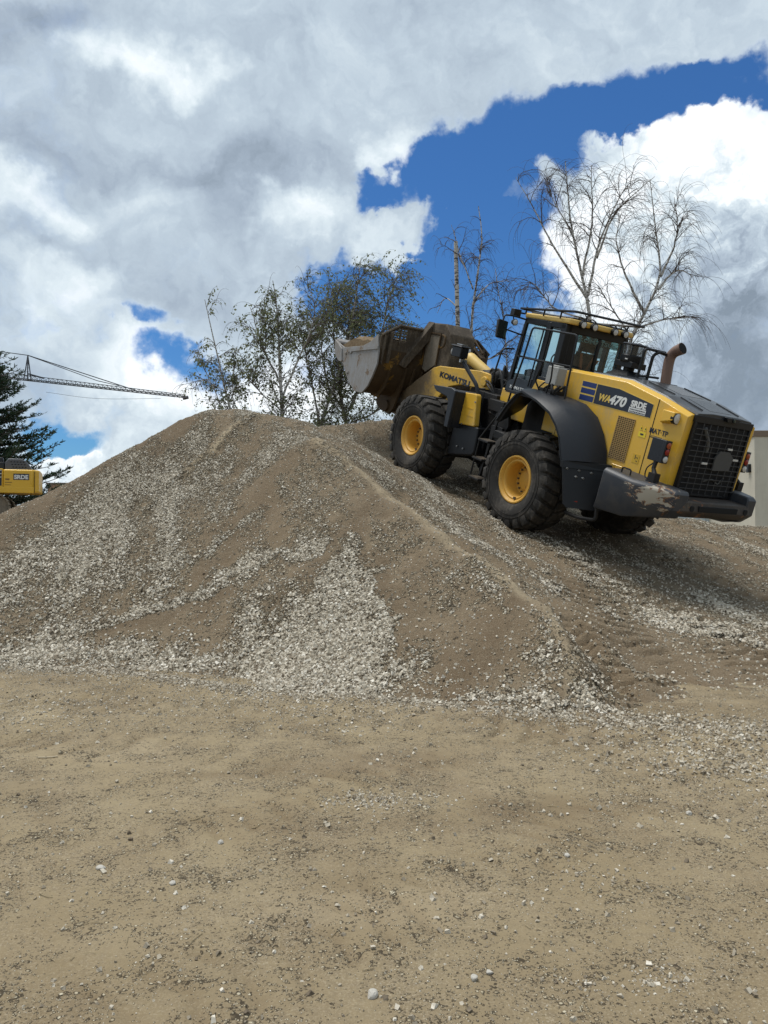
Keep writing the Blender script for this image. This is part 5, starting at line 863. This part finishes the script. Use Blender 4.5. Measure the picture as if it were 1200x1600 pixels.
def leaf_mat(name, a, b2, c3):
    m, nt, b = new_mat(name); at_ = N_(nt, 'ShaderNodeAttribute', attribute_name='shade').outputs['Fac']; nt.links.new(ramp_(nt, at_, [(0., a), (.55, b2), (1., c3)]), b.inputs['Base Color']); b.inputs['Roughness'].default_value = .6; b.inputs['Specular IOR Level'].default_value = .3
    tl = N_(nt, 'ShaderNodeBsdfTranslucent'); tl.inputs[0].default_value = tuple(b2) + (1,); mx = N_(nt, 'ShaderNodeMixShader'); mx.inputs[0].default_value = .4; o = nt.nodes['Material Output']; nt.links.new(b.outputs[0], mx.inputs[1]); nt.links.new(tl.outputs[0], mx.inputs[2]); nt.links.new(mx.outputs[0], o.inputs[0]); return m
M_LEAF = leaf_mat('birch_leaf', (.08, .10, .045), (.18, .20, .10), (.34, .34, .19)); M_NEEDLE = leaf_mat('conifer_spray', (.014, .028, .018), (.028, .052, .028), (.06, .09, .042))
def resample(pts, n):
    P = np.array([tuple(p) for p in smooth_path(pts, 8)]); d = np.r_[0, np.cumsum(np.linalg.norm(np.diff(P, axis=0), axis=1))]; t = np.linspace(0, d[-1], n); return np.stack([np.interp(t, d, P[:, k]) for k in range(3)], 1), d[-1]
def grow(P0, D0, Ln, k, grav, wind, rg, wob=.12):
    n = len(P0); out = np.zeros((n, k, 3)); out[:, 0] = P0; D = D0 / np.linalg.norm(D0, axis=1, keepdims=True); st = (Ln / (k - 1))[:, None]
    for i in range(1, k):
        D = D + np.array([wind, 0, -grav])[None] * (i / k) + rg.normal(size=(n, 3)) * wob; D /= np.linalg.norm(D, axis=1, keepdims=True); out[:, i] = out[:, i - 1] + D * st
    return out
def pick(P, rg, n, lo=.15, hi=1.0):    # random points and tangents on the paths P (N,k,3), longer paths get more
    w = np.linalg.norm(np.diff(P, axis=1), axis=2).sum(1); i = rg.choice(len(P), n, p=w / w.sum()); k = P.shape[1]; t = rg.uniform(lo, hi, n) * (k - 1.001); j = t.astype(int); f = (t - j)[:, None]; a, b = P[i, j], P[i, j + 1]; return a * (1 - f) + b * f, b - a, t / (k - 1), i
def birch(name, label, limbs, d, r0, nsec, ntw, leaves, seed, wind=.05, seclen=(1.0, 2.4), twl=(.5, 1.5), leafsize=.075, spread=.9, group='birches beyond the heap', trunk_mat=None):
    rg = np.random.default_rng(seed); LP, LR = [], []; root_p = None
    for li, (pts, ra, rb) in enumerate(limbs):
        dy = 0.0 if li == 0 else rg.uniform(-.9, .9); n = len(pts); q = [at(px, py, d, dy * i / max(1, n - 1)) for i, (px, py) in enumerate(pts)]
        if li == 0: root_p = q[0].copy()
        P, L = resample(q, 22); P[:, 0] += np.cumsum(rg.normal(0, .012, 22)); LP.append(P); LR.append(np.linspace(ra, rb, 22))
    org = np.array((root_p.x, root_p.y, 0.0)); LP = np.array(LP) - org; LR = np.array(LR); R = thing(name, label, 'birch tree', tuple(org), 0, group)
    V, F = tubes(LP, LR, 8); link('trunk', np_mesh('trunk', V, F), trunk_mat or M_BARK, R)
    p0, tg, t, i = pick(LP, rg, nsec, .34, .97); tg /= np.linalg.norm(tg, axis=1, keepdims=True); az = rg.uniform(0, 2 * np.pi, nsec); side = np.stack([np.cos(az), np.sin(az) * .8, np.full(nsec, .35)], 1)
    L = rg.uniform(*seclen, nsec) * (1.15 - .75 * t); S = grow(p0, tg * .9 + side * spread, L, 9, .10 if leaves else .20, wind, rg, .13); rs = np.interp(t, [0, 1], [.030, .012])[:, None] * np.linspace(1, .3, 9)[None]
    V, F = tubes(S, rs, 5); link('branches', np_mesh('branches', V, F), M_BARKG if leaves else M_TWIG, R)
    src = S; p0, tg, t, i = pick(src, rg, ntw, .2, 1.0); tg /= np.linalg.norm(tg, axis=1, keepdims=True); T = grow(p0, tg * .55 + rg.normal(size=(ntw, 3)) * .40 + np.array([wind, 0, .0]), rg.uniform(*twl, ntw) * rg.uniform(.5, 1.1, ntw), 9, .62, wind * 2.2, rg, .05)
    V, F = tubes(T, np.linspace(.0085 if leaves else .0075, .0030, 9)[None] * np.ones((ntw, 1)), 3); link('twigs', np_mesh('twigs', V, F), M_TWIG, R)
    if leaves:
        p, tg, t, i = pick(T, rg, leaves, .1, 1.0); keep = (np.sin(i * 1.7) + rg.normal(0, .4, leaves)) > .0; p, n = p[keep], keep.sum(); p = p + rg.normal(0, .045, (n, 3)); p[:, 2] -= .03
        a = rg.normal(size=(n, 3)); a[:, 2] -= .8; a /= np.linalg.norm(a, axis=1, keepdims=True); b = np.cross(a, rg.normal(size=(n, 3))); b /= np.linalg.norm(b, axis=1, keepdims=True); s = leafsize * rg.uniform(.55, 1.35, n)[:, None]
        V = np.stack([p, p + a * s * .55 + b * s * .42, p + a * s * 1.25, p + a * s * .55 - b * s * .42], 1).reshape(-1, 3); me = np_mesh('foliage', V, np.arange(n * 4).reshape(-1, 4), False); set_attr(me, 'shade', np.repeat(np.clip(rg.beta(2, 3, n) + .15 * np.sin(i[keep] * .9), 0, 1), 4)); link('foliage', me, M_LEAF, R)
    return R
birch('birch_tree', 'thin sparse leafy birch, leftmost of the row behind the heap', [([(398, 880), (372, 700), (348, 600), (330, 520), (318, 466)], .09, .012), ([(372, 700), (335, 610), (305, 545)], .035, .01), ([(368, 680), (362, 600), (370, 540)], .03, .01), ([(350, 610), (310, 590), (296, 600)], .02, .008)],
      30, .09, 70, 520, 4200, 1, .01, (.5, 1.5), (.4, 1.0), .085)
birch('birch_tree', 'leafy birch with a straight white trunk, second from the left', [([(442, 880), (440, 650), (436, 560), (432, 480), (425, 436)], .14, .015), ([(438, 600), (405, 530), (385, 470)], .05, .012), ([(440, 620), (470, 550), (490, 490), (480, 445)], .05, .012), ([(437, 640), (395, 600), (380, 560)], .03, .01)],
      30, .14, 120, 950, 9600, 2, .06, (.7, 1.9), (.5, 1.4), .085)
birch('birch_tree', 'leafy birch with a leaning trunk between two taller ones', [([(470, 880), (492, 700), (520, 610), (545, 540), (555, 470)], .12, .015), ([(500, 670), (485, 590), (468, 500)], .05, .012), ([(515, 620), (500, 540), (512, 470)], .04, .012)],
      31, .12, 120, 1000, 10500, 3, .10, (.7, 1.9), (.6, 1.6), .085)
birch('birch_tree', 'dense leafy birch behind the loader bucket, tallest of the leafy ones', [([(565, 880), (545, 680), (530, 600), (550, 500), (565, 400)], .14, .015), ([(545, 640), (590, 540), (610, 460), (625, 415)], .07, .012), ([(535, 590), (520, 520), (525, 430)], .05, .012), ([(550, 620), (600, 580), (640, 520)], .05, .012), ([(548, 660), (590, 640), (620, 600)], .04, .01)],
      32, .14, 190, 1700, 19000, 4, .12, (.8, 2.2), (.6, 1.9), .085)
birch('birch_tree', 'bare dead birch snag with a broken top left of the bare pair', [([(722, 880), (717, 540), (716, 440), (715, 374)], .12, .075), ([(717, 480), (700, 460), (690, 480)], .03, .008)], 30, .1, 14, 50, 0, 5, .02, (.5, 1.4), (.3, .9))
birch('birch_tree', 'slim bare birch between the dead snag and the loader cab', [([(735, 880), (735, 540), (742, 440), (750, 370), (745, 318)], .12, .014), ([(738, 480), (765, 440), (800, 430)], .035, .008), ([(740, 450), (720, 400), (705, 355)], .03, .008), ([(800, 880), (795, 540), (786, 460), (780, 410)], .05, .01), ([(737, 560), (770, 560), (810, 530)], .04, .01)],
      30, .12, 130, 700, 0, 6, .05, (.5, 1.6), (.4, 1.2), group='bare birches behind the loader')
birch('birch_tree', 'tall bare birch with a white trunk above the loader cab', [([(940, 880), (926, 520), (912, 430), (897, 350), (893, 290), (890, 246)], .16, .014), ([(922, 470), (870, 380), (835, 310), (812, 268)], .06, .009), ([(920, 460), (935, 380), (965, 310), (990, 290)], .06, .010), ([(912, 430), (925, 350), (922, 262)], .05, .009), ([(925, 500), (870, 480), (835, 440), (820, 460)], .045, .009), ([(900, 370), (870, 300), (862, 258)], .035, .008), ([(935, 400), (965, 330), (1012, 285), (1030, 270)], .05, .008)],
      30, .16, 130, 900, 0, 7, .08, (.7, 2.2), (.6, 2.0), group='bare birches behind the loader')
birch('birch_tree', 'bare birch with drooping wind-blown twigs behind the exhaust pipe', [([(975, 880), (985, 560), (1010, 490), (1035, 430), (1030, 370), (1020, 275)], .14, .012), ([(1010, 490), (985, 440), (965, 380), (975, 330)], .06, .009), ([(1030, 450), (1060, 420), (1085, 430)], .05, .009), ([(1035, 430), (1055, 370), (1048, 310)], .05, .008), ([(1000, 510), (1040, 500), (1075, 500)], .045, .008), ([(985, 520), (955, 470), (940, 440)], .04, .008)],
      30.5, .14, 105, 850, 0, 8, .05, (.6, 1.7), (.7, 2.2), group='bare birches behind the loader')
# ---- conifer
def conifer():
    rg = np.random.default_rng(77); d = 39.0; bx = (-62 - 600) / 1200 * d; H_ = 8.5; z0 = 1.6; R = thing('conifer_tree', 'dark green conifer with feathery upswept branches at the left edge', 'conifer', (bx, d, z0)); R.scale = (1.06, 1.06, 1.06)
    V, F = tubes([np.array([(0, 0, z) for z in np.linspace(-.2, H_ + .6, 12)])], [np.linspace(.26, .03, 12)], 10); link('trunk', np_mesh('trunk', V, F), M_TWIG, R)
    n = 520; z = H_ * rg.random(n) ** 1.1 * .98 + .3; az = rg.uniform(0, 2 * np.pi, n); L = np.interp(z, [0, 1.6, 3.6, 5.6, 7.6, 9], [5.1, 5.3, 4.1, 3.3, 2.3, .6]) * rg.uniform(.7, 1.1, n)
    P0 = np.stack([np.zeros(n), np.zeros(n), z], 1); D0 = np.stack([np.cos(az), np.sin(az), np.full(n, .02)], 1); B = grow(P0, D0, L, 10, -.10, 0, rg, .05); V, F = tubes(B, np.linspace(.05, .01, 10)[None] * np.ones((n, 1)), 5); link('branches', np_mesh('branches', V, F), M_TWIG, R)
    m = 8500; p, tg, t, i = pick(B, rg, m, .12, 1.0); tg /= np.linalg.norm(tg, axis=1, keepdims=True); sd_ = np.cross(tg, [0, 0, 1.]); sg = rg.choice([-1, 1], m)[:, None]; SB = grow(p, tg * 1.0 + sd_ * sg * rg.uniform(.2, .9, (m, 1)) + np.array([0, 0, .15]), (.75 * (1.1 - t * .6) * rg.uniform(.5, 1.1, m)), 5, -.05, 0, rg, .08)
    k = 120000; p, tg, t, i = pick(SB, rg, k, .0, 1.0); tg /= np.linalg.norm(tg, axis=1, keepdims=True); a = tg * 1.0 + rg.normal(size=(k, 3)) * .55 + np.array([0, 0, .1]); a /= np.linalg.norm(a, axis=1, keepdims=True); b = np.cross(a, rg.normal(size=(k, 3))); b /= np.linalg.norm(b, axis=1, keepdims=True)
    l = rg.uniform(.10, .24, k)[:, None]; V = np.stack([p, p + a * l * .5 + b * .026, p + a * l, p + a * l * .5 - b * .026], 1).reshape(-1, 3); me = np_mesh('foliage', V, np.arange(k * 4).reshape(-1, 4), False); set_attr(me, 'shade', np.repeat(rg.beta(2, 3, k), 4)); link('foliage', me, M_NEEDLE, R)
conifer()
def bush(name, label, c, r, h, n, seed, mat=None):
    rg = np.random.default_rng(seed); R = thing(name, label, 'bush', c); m = 60; az = rg.uniform(0, 6.28, m); S = grow(np.zeros((m, 3)), np.stack([np.cos(az), np.sin(az), rg.uniform(.6, 2.2, m)], 1), rg.uniform(.5, 1, m) * h * 1.1, 6, .0, 0, rg, .12); S[:, :, :2] *= r / h * 1.2
    V, F = tubes(S, np.linspace(.02, .006, 6)[None] * np.ones((m, 1)), 4); link('stems', np_mesh('stems', V, F), M_TWIG, R); p, tg, t, i = pick(S, rg, n, .2, 1.); p = p + rg.normal(0, .10, (n, 3)); a = rg.normal(size=(n, 3)); a /= np.linalg.norm(a, axis=1, keepdims=True); b = np.cross(a, rg.normal(size=(n, 3))); b /= np.linalg.norm(b, axis=1, keepdims=True)
    V = np.stack([p, p + a * .04 + b * .03, p + a * .09, p + a * .04 - b * .03], 1).reshape(-1, 3); me = np_mesh('foliage', V, np.arange(n * 4).reshape(-1, 4), False); set_attr(me, 'shade', np.repeat(rg.beta(2, 3, n), 4)); link('foliage', me, mat or M_LEAF, R)
bush('bush', 'low green bush at the foot of the dark conifer', tuple(at(66, 800, 37)), 1.0, .9, 3500, 91, M_NEEDLE); bush('bush', 'small dark shrub between the conifer and the heap edge', tuple(at(92, 792, 38)), .8, .8, 2500, 92, M_NEEDLE)
bush('bush', 'low bush in front of the brick outbuilding', tuple(at(108, 780, 40)), 1.2, .9, 2500, 93)
# ---- tower crane
M_CRANE = plain('crane_steel', (.045, .05, .06), .6); CD = 95.0
def crane():
    o = at(-22, 825, CD); R = thing('tower_crane', 'distant dark tower crane jib reaching over the conifer and the heap', 'crane', (o.x, o.y, 0)); loc = lambda px, py, dy=0.0: (at(px, py, CD + 0.0) - Vector((o.x, o.y, 0))) + Vector((0, dy, 0))
    a, b = loc(-22, 586), loc(290, 620); n = 44; f = MB(); top = []; 
    for s in (-.6, .6): f.tube([a + Vector((0, s, -.0)), b + Vector((0, s, 0))], .075, 4)
    f.tube([a + Vector((0, 0, .62)), b + Vector((0, 0, .28))], .05, 4)
    for i in range(n):
        t0, t1, tm = i / n, (i + 1) / n, (i + .5) / n; hh = .62 - .34 * tm; p0, p1 = a.lerp(b, t0), a.lerp(b, t1); pm = a.lerp(b, tm) + Vector((0, 0, hh))
        for s in (-.6, .6): f.tube([p0 + Vector((0, s, 0)), pm], .026, 3).tube([pm, p1 + Vector((0, s, 0))], .026, 3)
        f.tube([p0 + Vector((0, -.6, 0)), p0 + Vector((0, .6, 0))], .03, 3)
    f.tube([b + Vector((-.4, 0, -.15)), b + Vector((.25, 0, .0))], .22, 5); jib = f.obj('jib', M_CRANE, R, 0)
    ap = loc(41, 554); bs = loc(41, 593); f = MB()
    for dx in (-.22, .22): f.tube([bs + Vector((dx, -.5, 0)), ap], .07, 4).tube([bs + Vector((dx, .5, 0)), ap], .07, 4)
    for k in range(6): q = bs.lerp(ap, k / 6); w = .22 * (1 - k / 6); f.tube([q + Vector((-w, 0, 0)), q + Vector((w, 0, 0))], .04, 3)
    f.tube([loc(41, 583), loc(66, 590)], .12, 4); f.obj('apex_post', M_CRANE, R, 0)
    f = MB().tube([ap, loc(210, 609)], .075, 4).tube([ap + Vector((0, .3, 0)), loc(150, 594), loc(185, 602)], .06, 4).tube([ap, loc(-25, 545)], .06, 4); each(f, 'tie_bar', M_CRANE, R, 0); MB().tube(smooth_path([loc(70, 612), loc(150, 622), loc(250, 622)], 6), .022, 3).obj('cable', M_CRANE, R, 0)
    f = MB(); hb = loc(-22, 586).z
    for dx in (-.8, .8):
        for dy in (-.8, .8): f.tube([(dx, dy, 0), (dx, dy, hb)], .09, 4)
    for k in range(int(hb / 1.6)):
        z = k * 1.6
        for (x0, y0, x1, y1) in ((-.8, -.8, .8, -.8), (.8, -.8, .8, .8), (.8, .8, -.8, .8), (-.8, .8, -.8, -.8)): f.tube([(x0, y0, z), (x1, y1, z + 1.6)], .04, 3)
    f.obj('mast', M_CRANE, R, 0); cb = loc(-60, 582); f = MB()
    for s in (-.6, .6): f.tube([(0, s, hb), (cb.x, s, cb.z)], .09, 4)
    f.obj('counter_jib', M_CRANE, R, 0); MB().box(cb.x, cb.x + 1.6, -.7, .7, cb.z - 1.6, cb.z).obj('ballast', plain('ballast_concrete', (.3, .29, .27), .9), R, 30)
crane()
# ---- excavator (own axes: x to the tail, which points right in view, y away, z up)
def excavator():
    d = 33.0; tail = at(60.5, 771, d); ex = tail.x; gz = float(ground_h(np.array([ex - 1.5]), np.array([d]), False)[0]); R = thing('tracked_excavator', 'yellow tracked excavator with a grey engine cover at the left edge', 'excavator', (ex - 2.95 * math.cos(R_(21)) - 1.3 * math.sin(R_(21)), d - 2.95 * math.sin(R_(21)) + 1.3 * math.cos(R_(21)), gz), R_(21)); M_Y = paint('excavator_yellow', (.72, .42, .025), .35, DUST, .12, bump=.02); M_TR = paint('dusty_track_steel', (.15, .125, .095), .8, (.34, .28, .20), .6, scale=5, bump=.5)
    zb, zt = tail.z - gz, at(59, 733, d).z - gz; y0, y1 = -1.3, 1.3
    f = MB().xy([(1.55, y0), (2.72, y0), (2.93, y0 + .22), (2.98, y0 + .6), (2.98, y1 - .6), (2.93, y1 - .22), (2.72, y1), (1.55, y1)], zb + .02, zt - .03); cwt = f.obj('counterweight', M_Y, R, 30, .08, 4)
    f = MB().box(-2.2, 1.55, y0, y1, zb + .03, zt - .01); body = f.obj('house', M_Y, R, 30, .03)
    MB().xy([(-2.2, y0 - .012), (2.76, y0 - .012), (2.76, y0 + .1), (-2.2, y0 + .1)], zb + .0, zb + .27).obj('lower_rail', M_Y, body, 30, .03)
    f = MB().box(2.765, 2.785, y0 - .006, y0 + .03, zb + .02, zt - .1); f.obj('panel_gap', plain('dark_gap', (.05, .03, .01), .9), cwt)
    f = MB().box(-1.4, 1.50, y0 - .016, y0 - .002, zb + .31, zt - .06); f.obj('decal_panel', M_NAVY, body)
    f = MB()
    for k in range(3): f.box(.2, 1.50, y0 - .022, y0 - .016, zt - .10 - k * .145, zt - .07 - k * .145)
    each(f, 'decal_line', M_LENS, body); text_obj('marking', '240', M_WHITE, body, (.90, y0 - .024, zb + .38), (1, 0, 0), (0, 0, 1), .26, shear=.25, bold=.008, width=.50)
    MB().box(1.95, 2.56, y0 - .012, y0 - .002, zb + .57, zb + .83).obj('name_board', M_NAVY, cwt); text_obj('marking', 'SRDE', M_WHITE, cwt, (1.98, y0 - .018, zb + .61), (1, 0, 0), (0, 0, 1), .235, bold=.010, width=.55)
    f = MB().box(1.62, 1.90, y0 - .006, y0 - .001, zb + .44, zb + .47).box(1.64, 1.80, y0 - .006, y0 - .001, zb + .55, zb + .62).box(1.62, 1.86, y0 - .006, y0 - .001, zb + .34, zb + .36); each(f, 'fine_print', plain('brown_print', (.25, .14, .03), .7), cwt)
    prof = [(1.58, zt - .08), (1.60, zt + .30), (1.72, zt + .46), (2.22, zt + .46), (2.40, zt + .36), (2.60, zt + .10), (2.62, zt - .08)]; hd = MB().xz(prof, -.95, .95).obj('engine_cover', paint('grey_cover', (.075, .08, .095), .5, (.2, .18, .15), .3), R, 30, .04)
    f = MB()
    for row in range(3):
        for c_ in range(5): f.box(1.8 + c_ * .12 + row * .04, 1.87 + c_ * .12 + row * .04, -.956, -.94, zt + .29 - row * .11, zt + .33 - row * .11)
    f.obj('louvre', plain('louvre_black', (.01, .01, .012), .9), hd, 0); f = MB().box(1.2, 1.56, -.9, .9, zt - .05, zt + .30).box(1.3, 1.5, -.8, -.4, zt + .3, zt + .5); f.obj('air_intake', M_GRY, R, 30, .03)
    f = MB().xz([(-2.7, zb + .2), (-2.75, zt + .5), (-2.4, zt + 1.15), (-.9, zt + 1.15), (-.8, zt - .1), (-.8, zb + .2)], .3, 1.25); cb = f.obj('cab', M_BLK, R, 30, .05); MB().xz([(-2.6, zt), (-2.62, zt + .45), (-2.35, zt + 1.05), (-1.0, zt + 1.05), (-.95, zt)], .28, .29).obj('window', M_MIRR, cb)
    f = MB().xz([(-1.8, zt - .1), (-4.2, zt + 2.2), (-6.3, zt + 1.5), (-6.2, zt + 1.2), (-4.3, zt + 1.7), (-2.3, zb + .3)], -.3, .25); f.obj('boom', M_Y, R, 30, .03); f = MB().xz([(-5.9, zt + 1.7), (-6.4, zt + 1.7), (-7.0, -.0 + 1.2), (-6.7, 1.1)], -.2, .15); f.obj('stick', M_Y, R, 30, .03)
    f = MB().xz([(-6.4, 1.3), (-7.2, 1.1), (-7.4, .35), (-6.7, .0), (-6.1, .3), (-6.3, .8)], -.6, .55); f.obj('bucket', M_RUST, R, 30, .03); f = MB().lathe([(.75, zb - .28), (.75, zb + .12)], (0, 0, 0), 'z', 28).box(-1.2, 1.2, -.9, .9, .45, .85); f.obj('undercarriage', M_BLKD, R, 40)
    for (a0, a1) in ((-1.55, -.95), (.95, 1.55)):
        pth = [];  xr, rr = 1.33, .46; zc = .52
        for k in range(9): t = -math.pi / 2 + math.pi * k / 8; pth.append((xr + rr * math.cos(t), zc + rr * math.sin(t)))
        for k in range(9): t = math.pi / 2 + math.pi * k / 8; pth.append((-xr + rr * math.cos(t), zc + rr * math.sin(t)))
        tr = MB().xz([(x, z) for x, z in pth], a0 + .12, a1 - .12).obj('track', M_TR, R, 30); P, L = resample([(x, 0, z) for x, z in pth + pth[:1]], 57); f = MB()
        for k in range(56):
            p = Vector(P[k]); q = Vector(P[(k + 1) % 56]); t = (q - p).normalized(); nn = Vector((t.z, 0, -t.x)); a, b = p, p + (q - p) * .88
            f.hexa([a + Vector((0, a0, 0)), b + Vector((0, a0, 0)), b + nn * .035 + Vector((0, a0, 0)), a + t * .03 + nn * .06 + Vector((0, a0, 0)), a + nn * .05 + Vector((0, a0, 0))], [a + Vector((0, a1, 0)), b + Vector((0, a1, 0)), b + nn * .035 + Vector((0, a1, 0)), a + t * .03 + nn * .06 + Vector((0, a1, 0)), a + nn * .05 + Vector((0, a1, 0))])
        f.obj('track_shoes', M_TR, tr, 0); f = MB()
        for xx in (-1.0, -.5, 0, .5, 1.0): f.lathe([(.16, a0 + .06), (.16, a1 - .06)], (xx, 0, .26), 'y', 14)
        each(f, 'roller', M_BLKD, tr)
excavator()
# ---- buildings
def building_right():
    d = 42.0; a = at(1180, 820, d); o = thing('warehouse', 'beige rendered warehouse wall with a brown coping at the right edge', 'warehouse', (a.x, d, 0)); h = at(1180, 682, d).z; m, nt, b = new_mat('beige_render'); ob = N_(nt, 'ShaderNodeTexCoord').outputs['Object']
    c = mix_(nt, ramp_(nt, noise_(nt, ob, .9, 8, .62), [(.35, 0.), (.7, 1.)]), (.58, .55, .46), (.50, .47, .39)); mp = N_(nt, 'ShaderNodeMapping'); mp.inputs['Scale'].default_value = (5, 5, .35); nt.links.new(ob, mp.inputs['Vector']); c = mix_(nt, ramp_(nt, noise_(nt, mp.outputs[0], 1.6, 6, .6), [(.55, 0.), (.8, .4)]), c, (.26, .24, .19)); nt.links.new(c, b.inputs['Base Color']); b.inputs['Roughness'].default_value = .9
    MB().box(0, 14, 0, 20, -.3, h).obj('wall', m, o, 30); MB().box(-.06, 14.06, -.06, 20.06, h + .002, h + .34).obj('coping', plain('brown_coping', (.20, .145, .10), .7), o, 30, .02)
    f = MB().box(-.16, .06, .4, .7, at(1180, 737, d).z, at(1180, 724, d).z); f.obj('wall_lamp', M_BLK, o, 30, .02); MB().box(2.5, 2.62, -.14, -.003, .2, h - .05).obj('downpipe', plain('pipe_grey', (.3, .29, .27), .6), o, 30, .02)
building_right()
def shed():
    d = 48.0; x0, x1 = at(1060, 800, d).x, at(1181, 800, d).x; z1 = at(1100, 783, d).z; z2 = at(1100, 763, d).z; o = thing('metal_shed', 'pale blue ribbed metal shed with a turquoise roof beside the warehouse', 'shed', (x0, d, 0)); w = x1 - x0 + 3; f = MB().box(0, w, 0, 8, -.2, z1)
    f.obj('wall', plain('pale_blue_sheet', (.50, .58, .62), .5), o, 30); f = MB()
    for i in range(int(w / .42)): f.box(i * .42, i * .42 + .05, -.035, -.002, -.2, z1 - .1)
    f.obj('wall_rib', plain('blue_rib', (.42, .50, .56), .5), o, 0); MB().box(-.1, w + .1, -.12, -.001, z1 - .28, z1 + .04).obj('gutter', plain('grey_gutter', (.26, .26, .26), .6), o, 30, .02)
    MB().hexa([(-.1, -.05, z1 + .045), (w + .1, -.05, z1 + .045), (w + .1, 8, z1 + .045), (-.1, 8, z1 + .045)], [(-.1, .6, z2), (w + .1, .6, z2), (w + .1, 7.6, z2), (-.1, 7.6, z2)]).obj('roof', plain('turquoise_roof', (.26, .46, .44), .5), o, 30)
shed()
def brick():
    d = 60.0; a = at(74, 790, d); b = at(100, 757, d); o = thing('brick_outbuilding', 'small orange brick outbuilding seen past the conifer', 'outbuilding', (a.x, d, 0)); m, nt, q = new_mat('orange_brick'); br = N_(nt, 'ShaderNodeTexBrick'); br.inputs['Scale'].default_value = 3.; br.inputs['Color1'].default_value = (.36, .17, .09, 1); br.inputs['Color2'].default_value = (.42, .22, .12, 1); br.inputs['Mortar'].default_value = (.35, .31, .26, 1); tc = N_(nt, 'ShaderNodeTexCoord'); mp = N_(nt, 'ShaderNodeMapping'); mp.inputs['Rotation'].default_value = (math.pi / 2, 0, 0); nt.links.new(tc.outputs['Object'], mp.inputs[0]); nt.links.new(mp.outputs[0], br.inputs[0]); nt.links.new(br.outputs[0], q.inputs['Base Color'])
    w = b.x - a.x + 1.5; MB().box(0, w, 0, 4, 0, b.z).obj('wall', m, o, 30); MB().box(-.1, w + .1, -.1, 4.1, b.z + .003, b.z + .14).obj('roof', plain('tile_grey', (.16, .13, .11), .8), o, 30); MB().box(.6, 1.3, -.03, -.002, b.z - 1.2, b.z - .3).obj('window', M_MIRR, o)
brick()
# ---- far mound at the right
def mound():
    xs = np.arange(9.5, 18.5, .06); ys = np.arange(19.5, 26, .06); X, Y = np.meshgrid(xs, ys); k = np.exp(-((X - 13.4) / 2.3) ** 2 - ((Y - 22.6) / 1.5) ** 2); Z = 2.05 * k ** .7 - .1 + (fbm(X, Y, 1.3, 6, .62, 501) * .5 + np.abs(fbm(X, Y, 3., 4, .6, 505)) * .3) * sst(0, .4, k)
    nx, ny = len(xs), len(ys); i = np.arange(nx * ny).reshape(ny, nx); F = np.stack([i[:-1, :-1], i[:-1, 1:], i[1:, 1:], i[1:, :-1]], -1).reshape(-1, 4); me = np_mesh('earth_mound', np.stack([X.ravel(), Y.ravel(), Z.ravel()], 1), F); set_attr(me, 'gravel', np.clip(.3 + fbm(X, Y, 1., 4, .6, 509).ravel(), 0, 1)); set_attr(me, 'dark', np.full(nx * ny, .45)); set_attr(me, 'pale', np.zeros(nx * ny)); tag(link('earth_mound', me, M_HEAP), 'rough low mound of brown earth in front of the warehouse', 'earth mound')
mound()
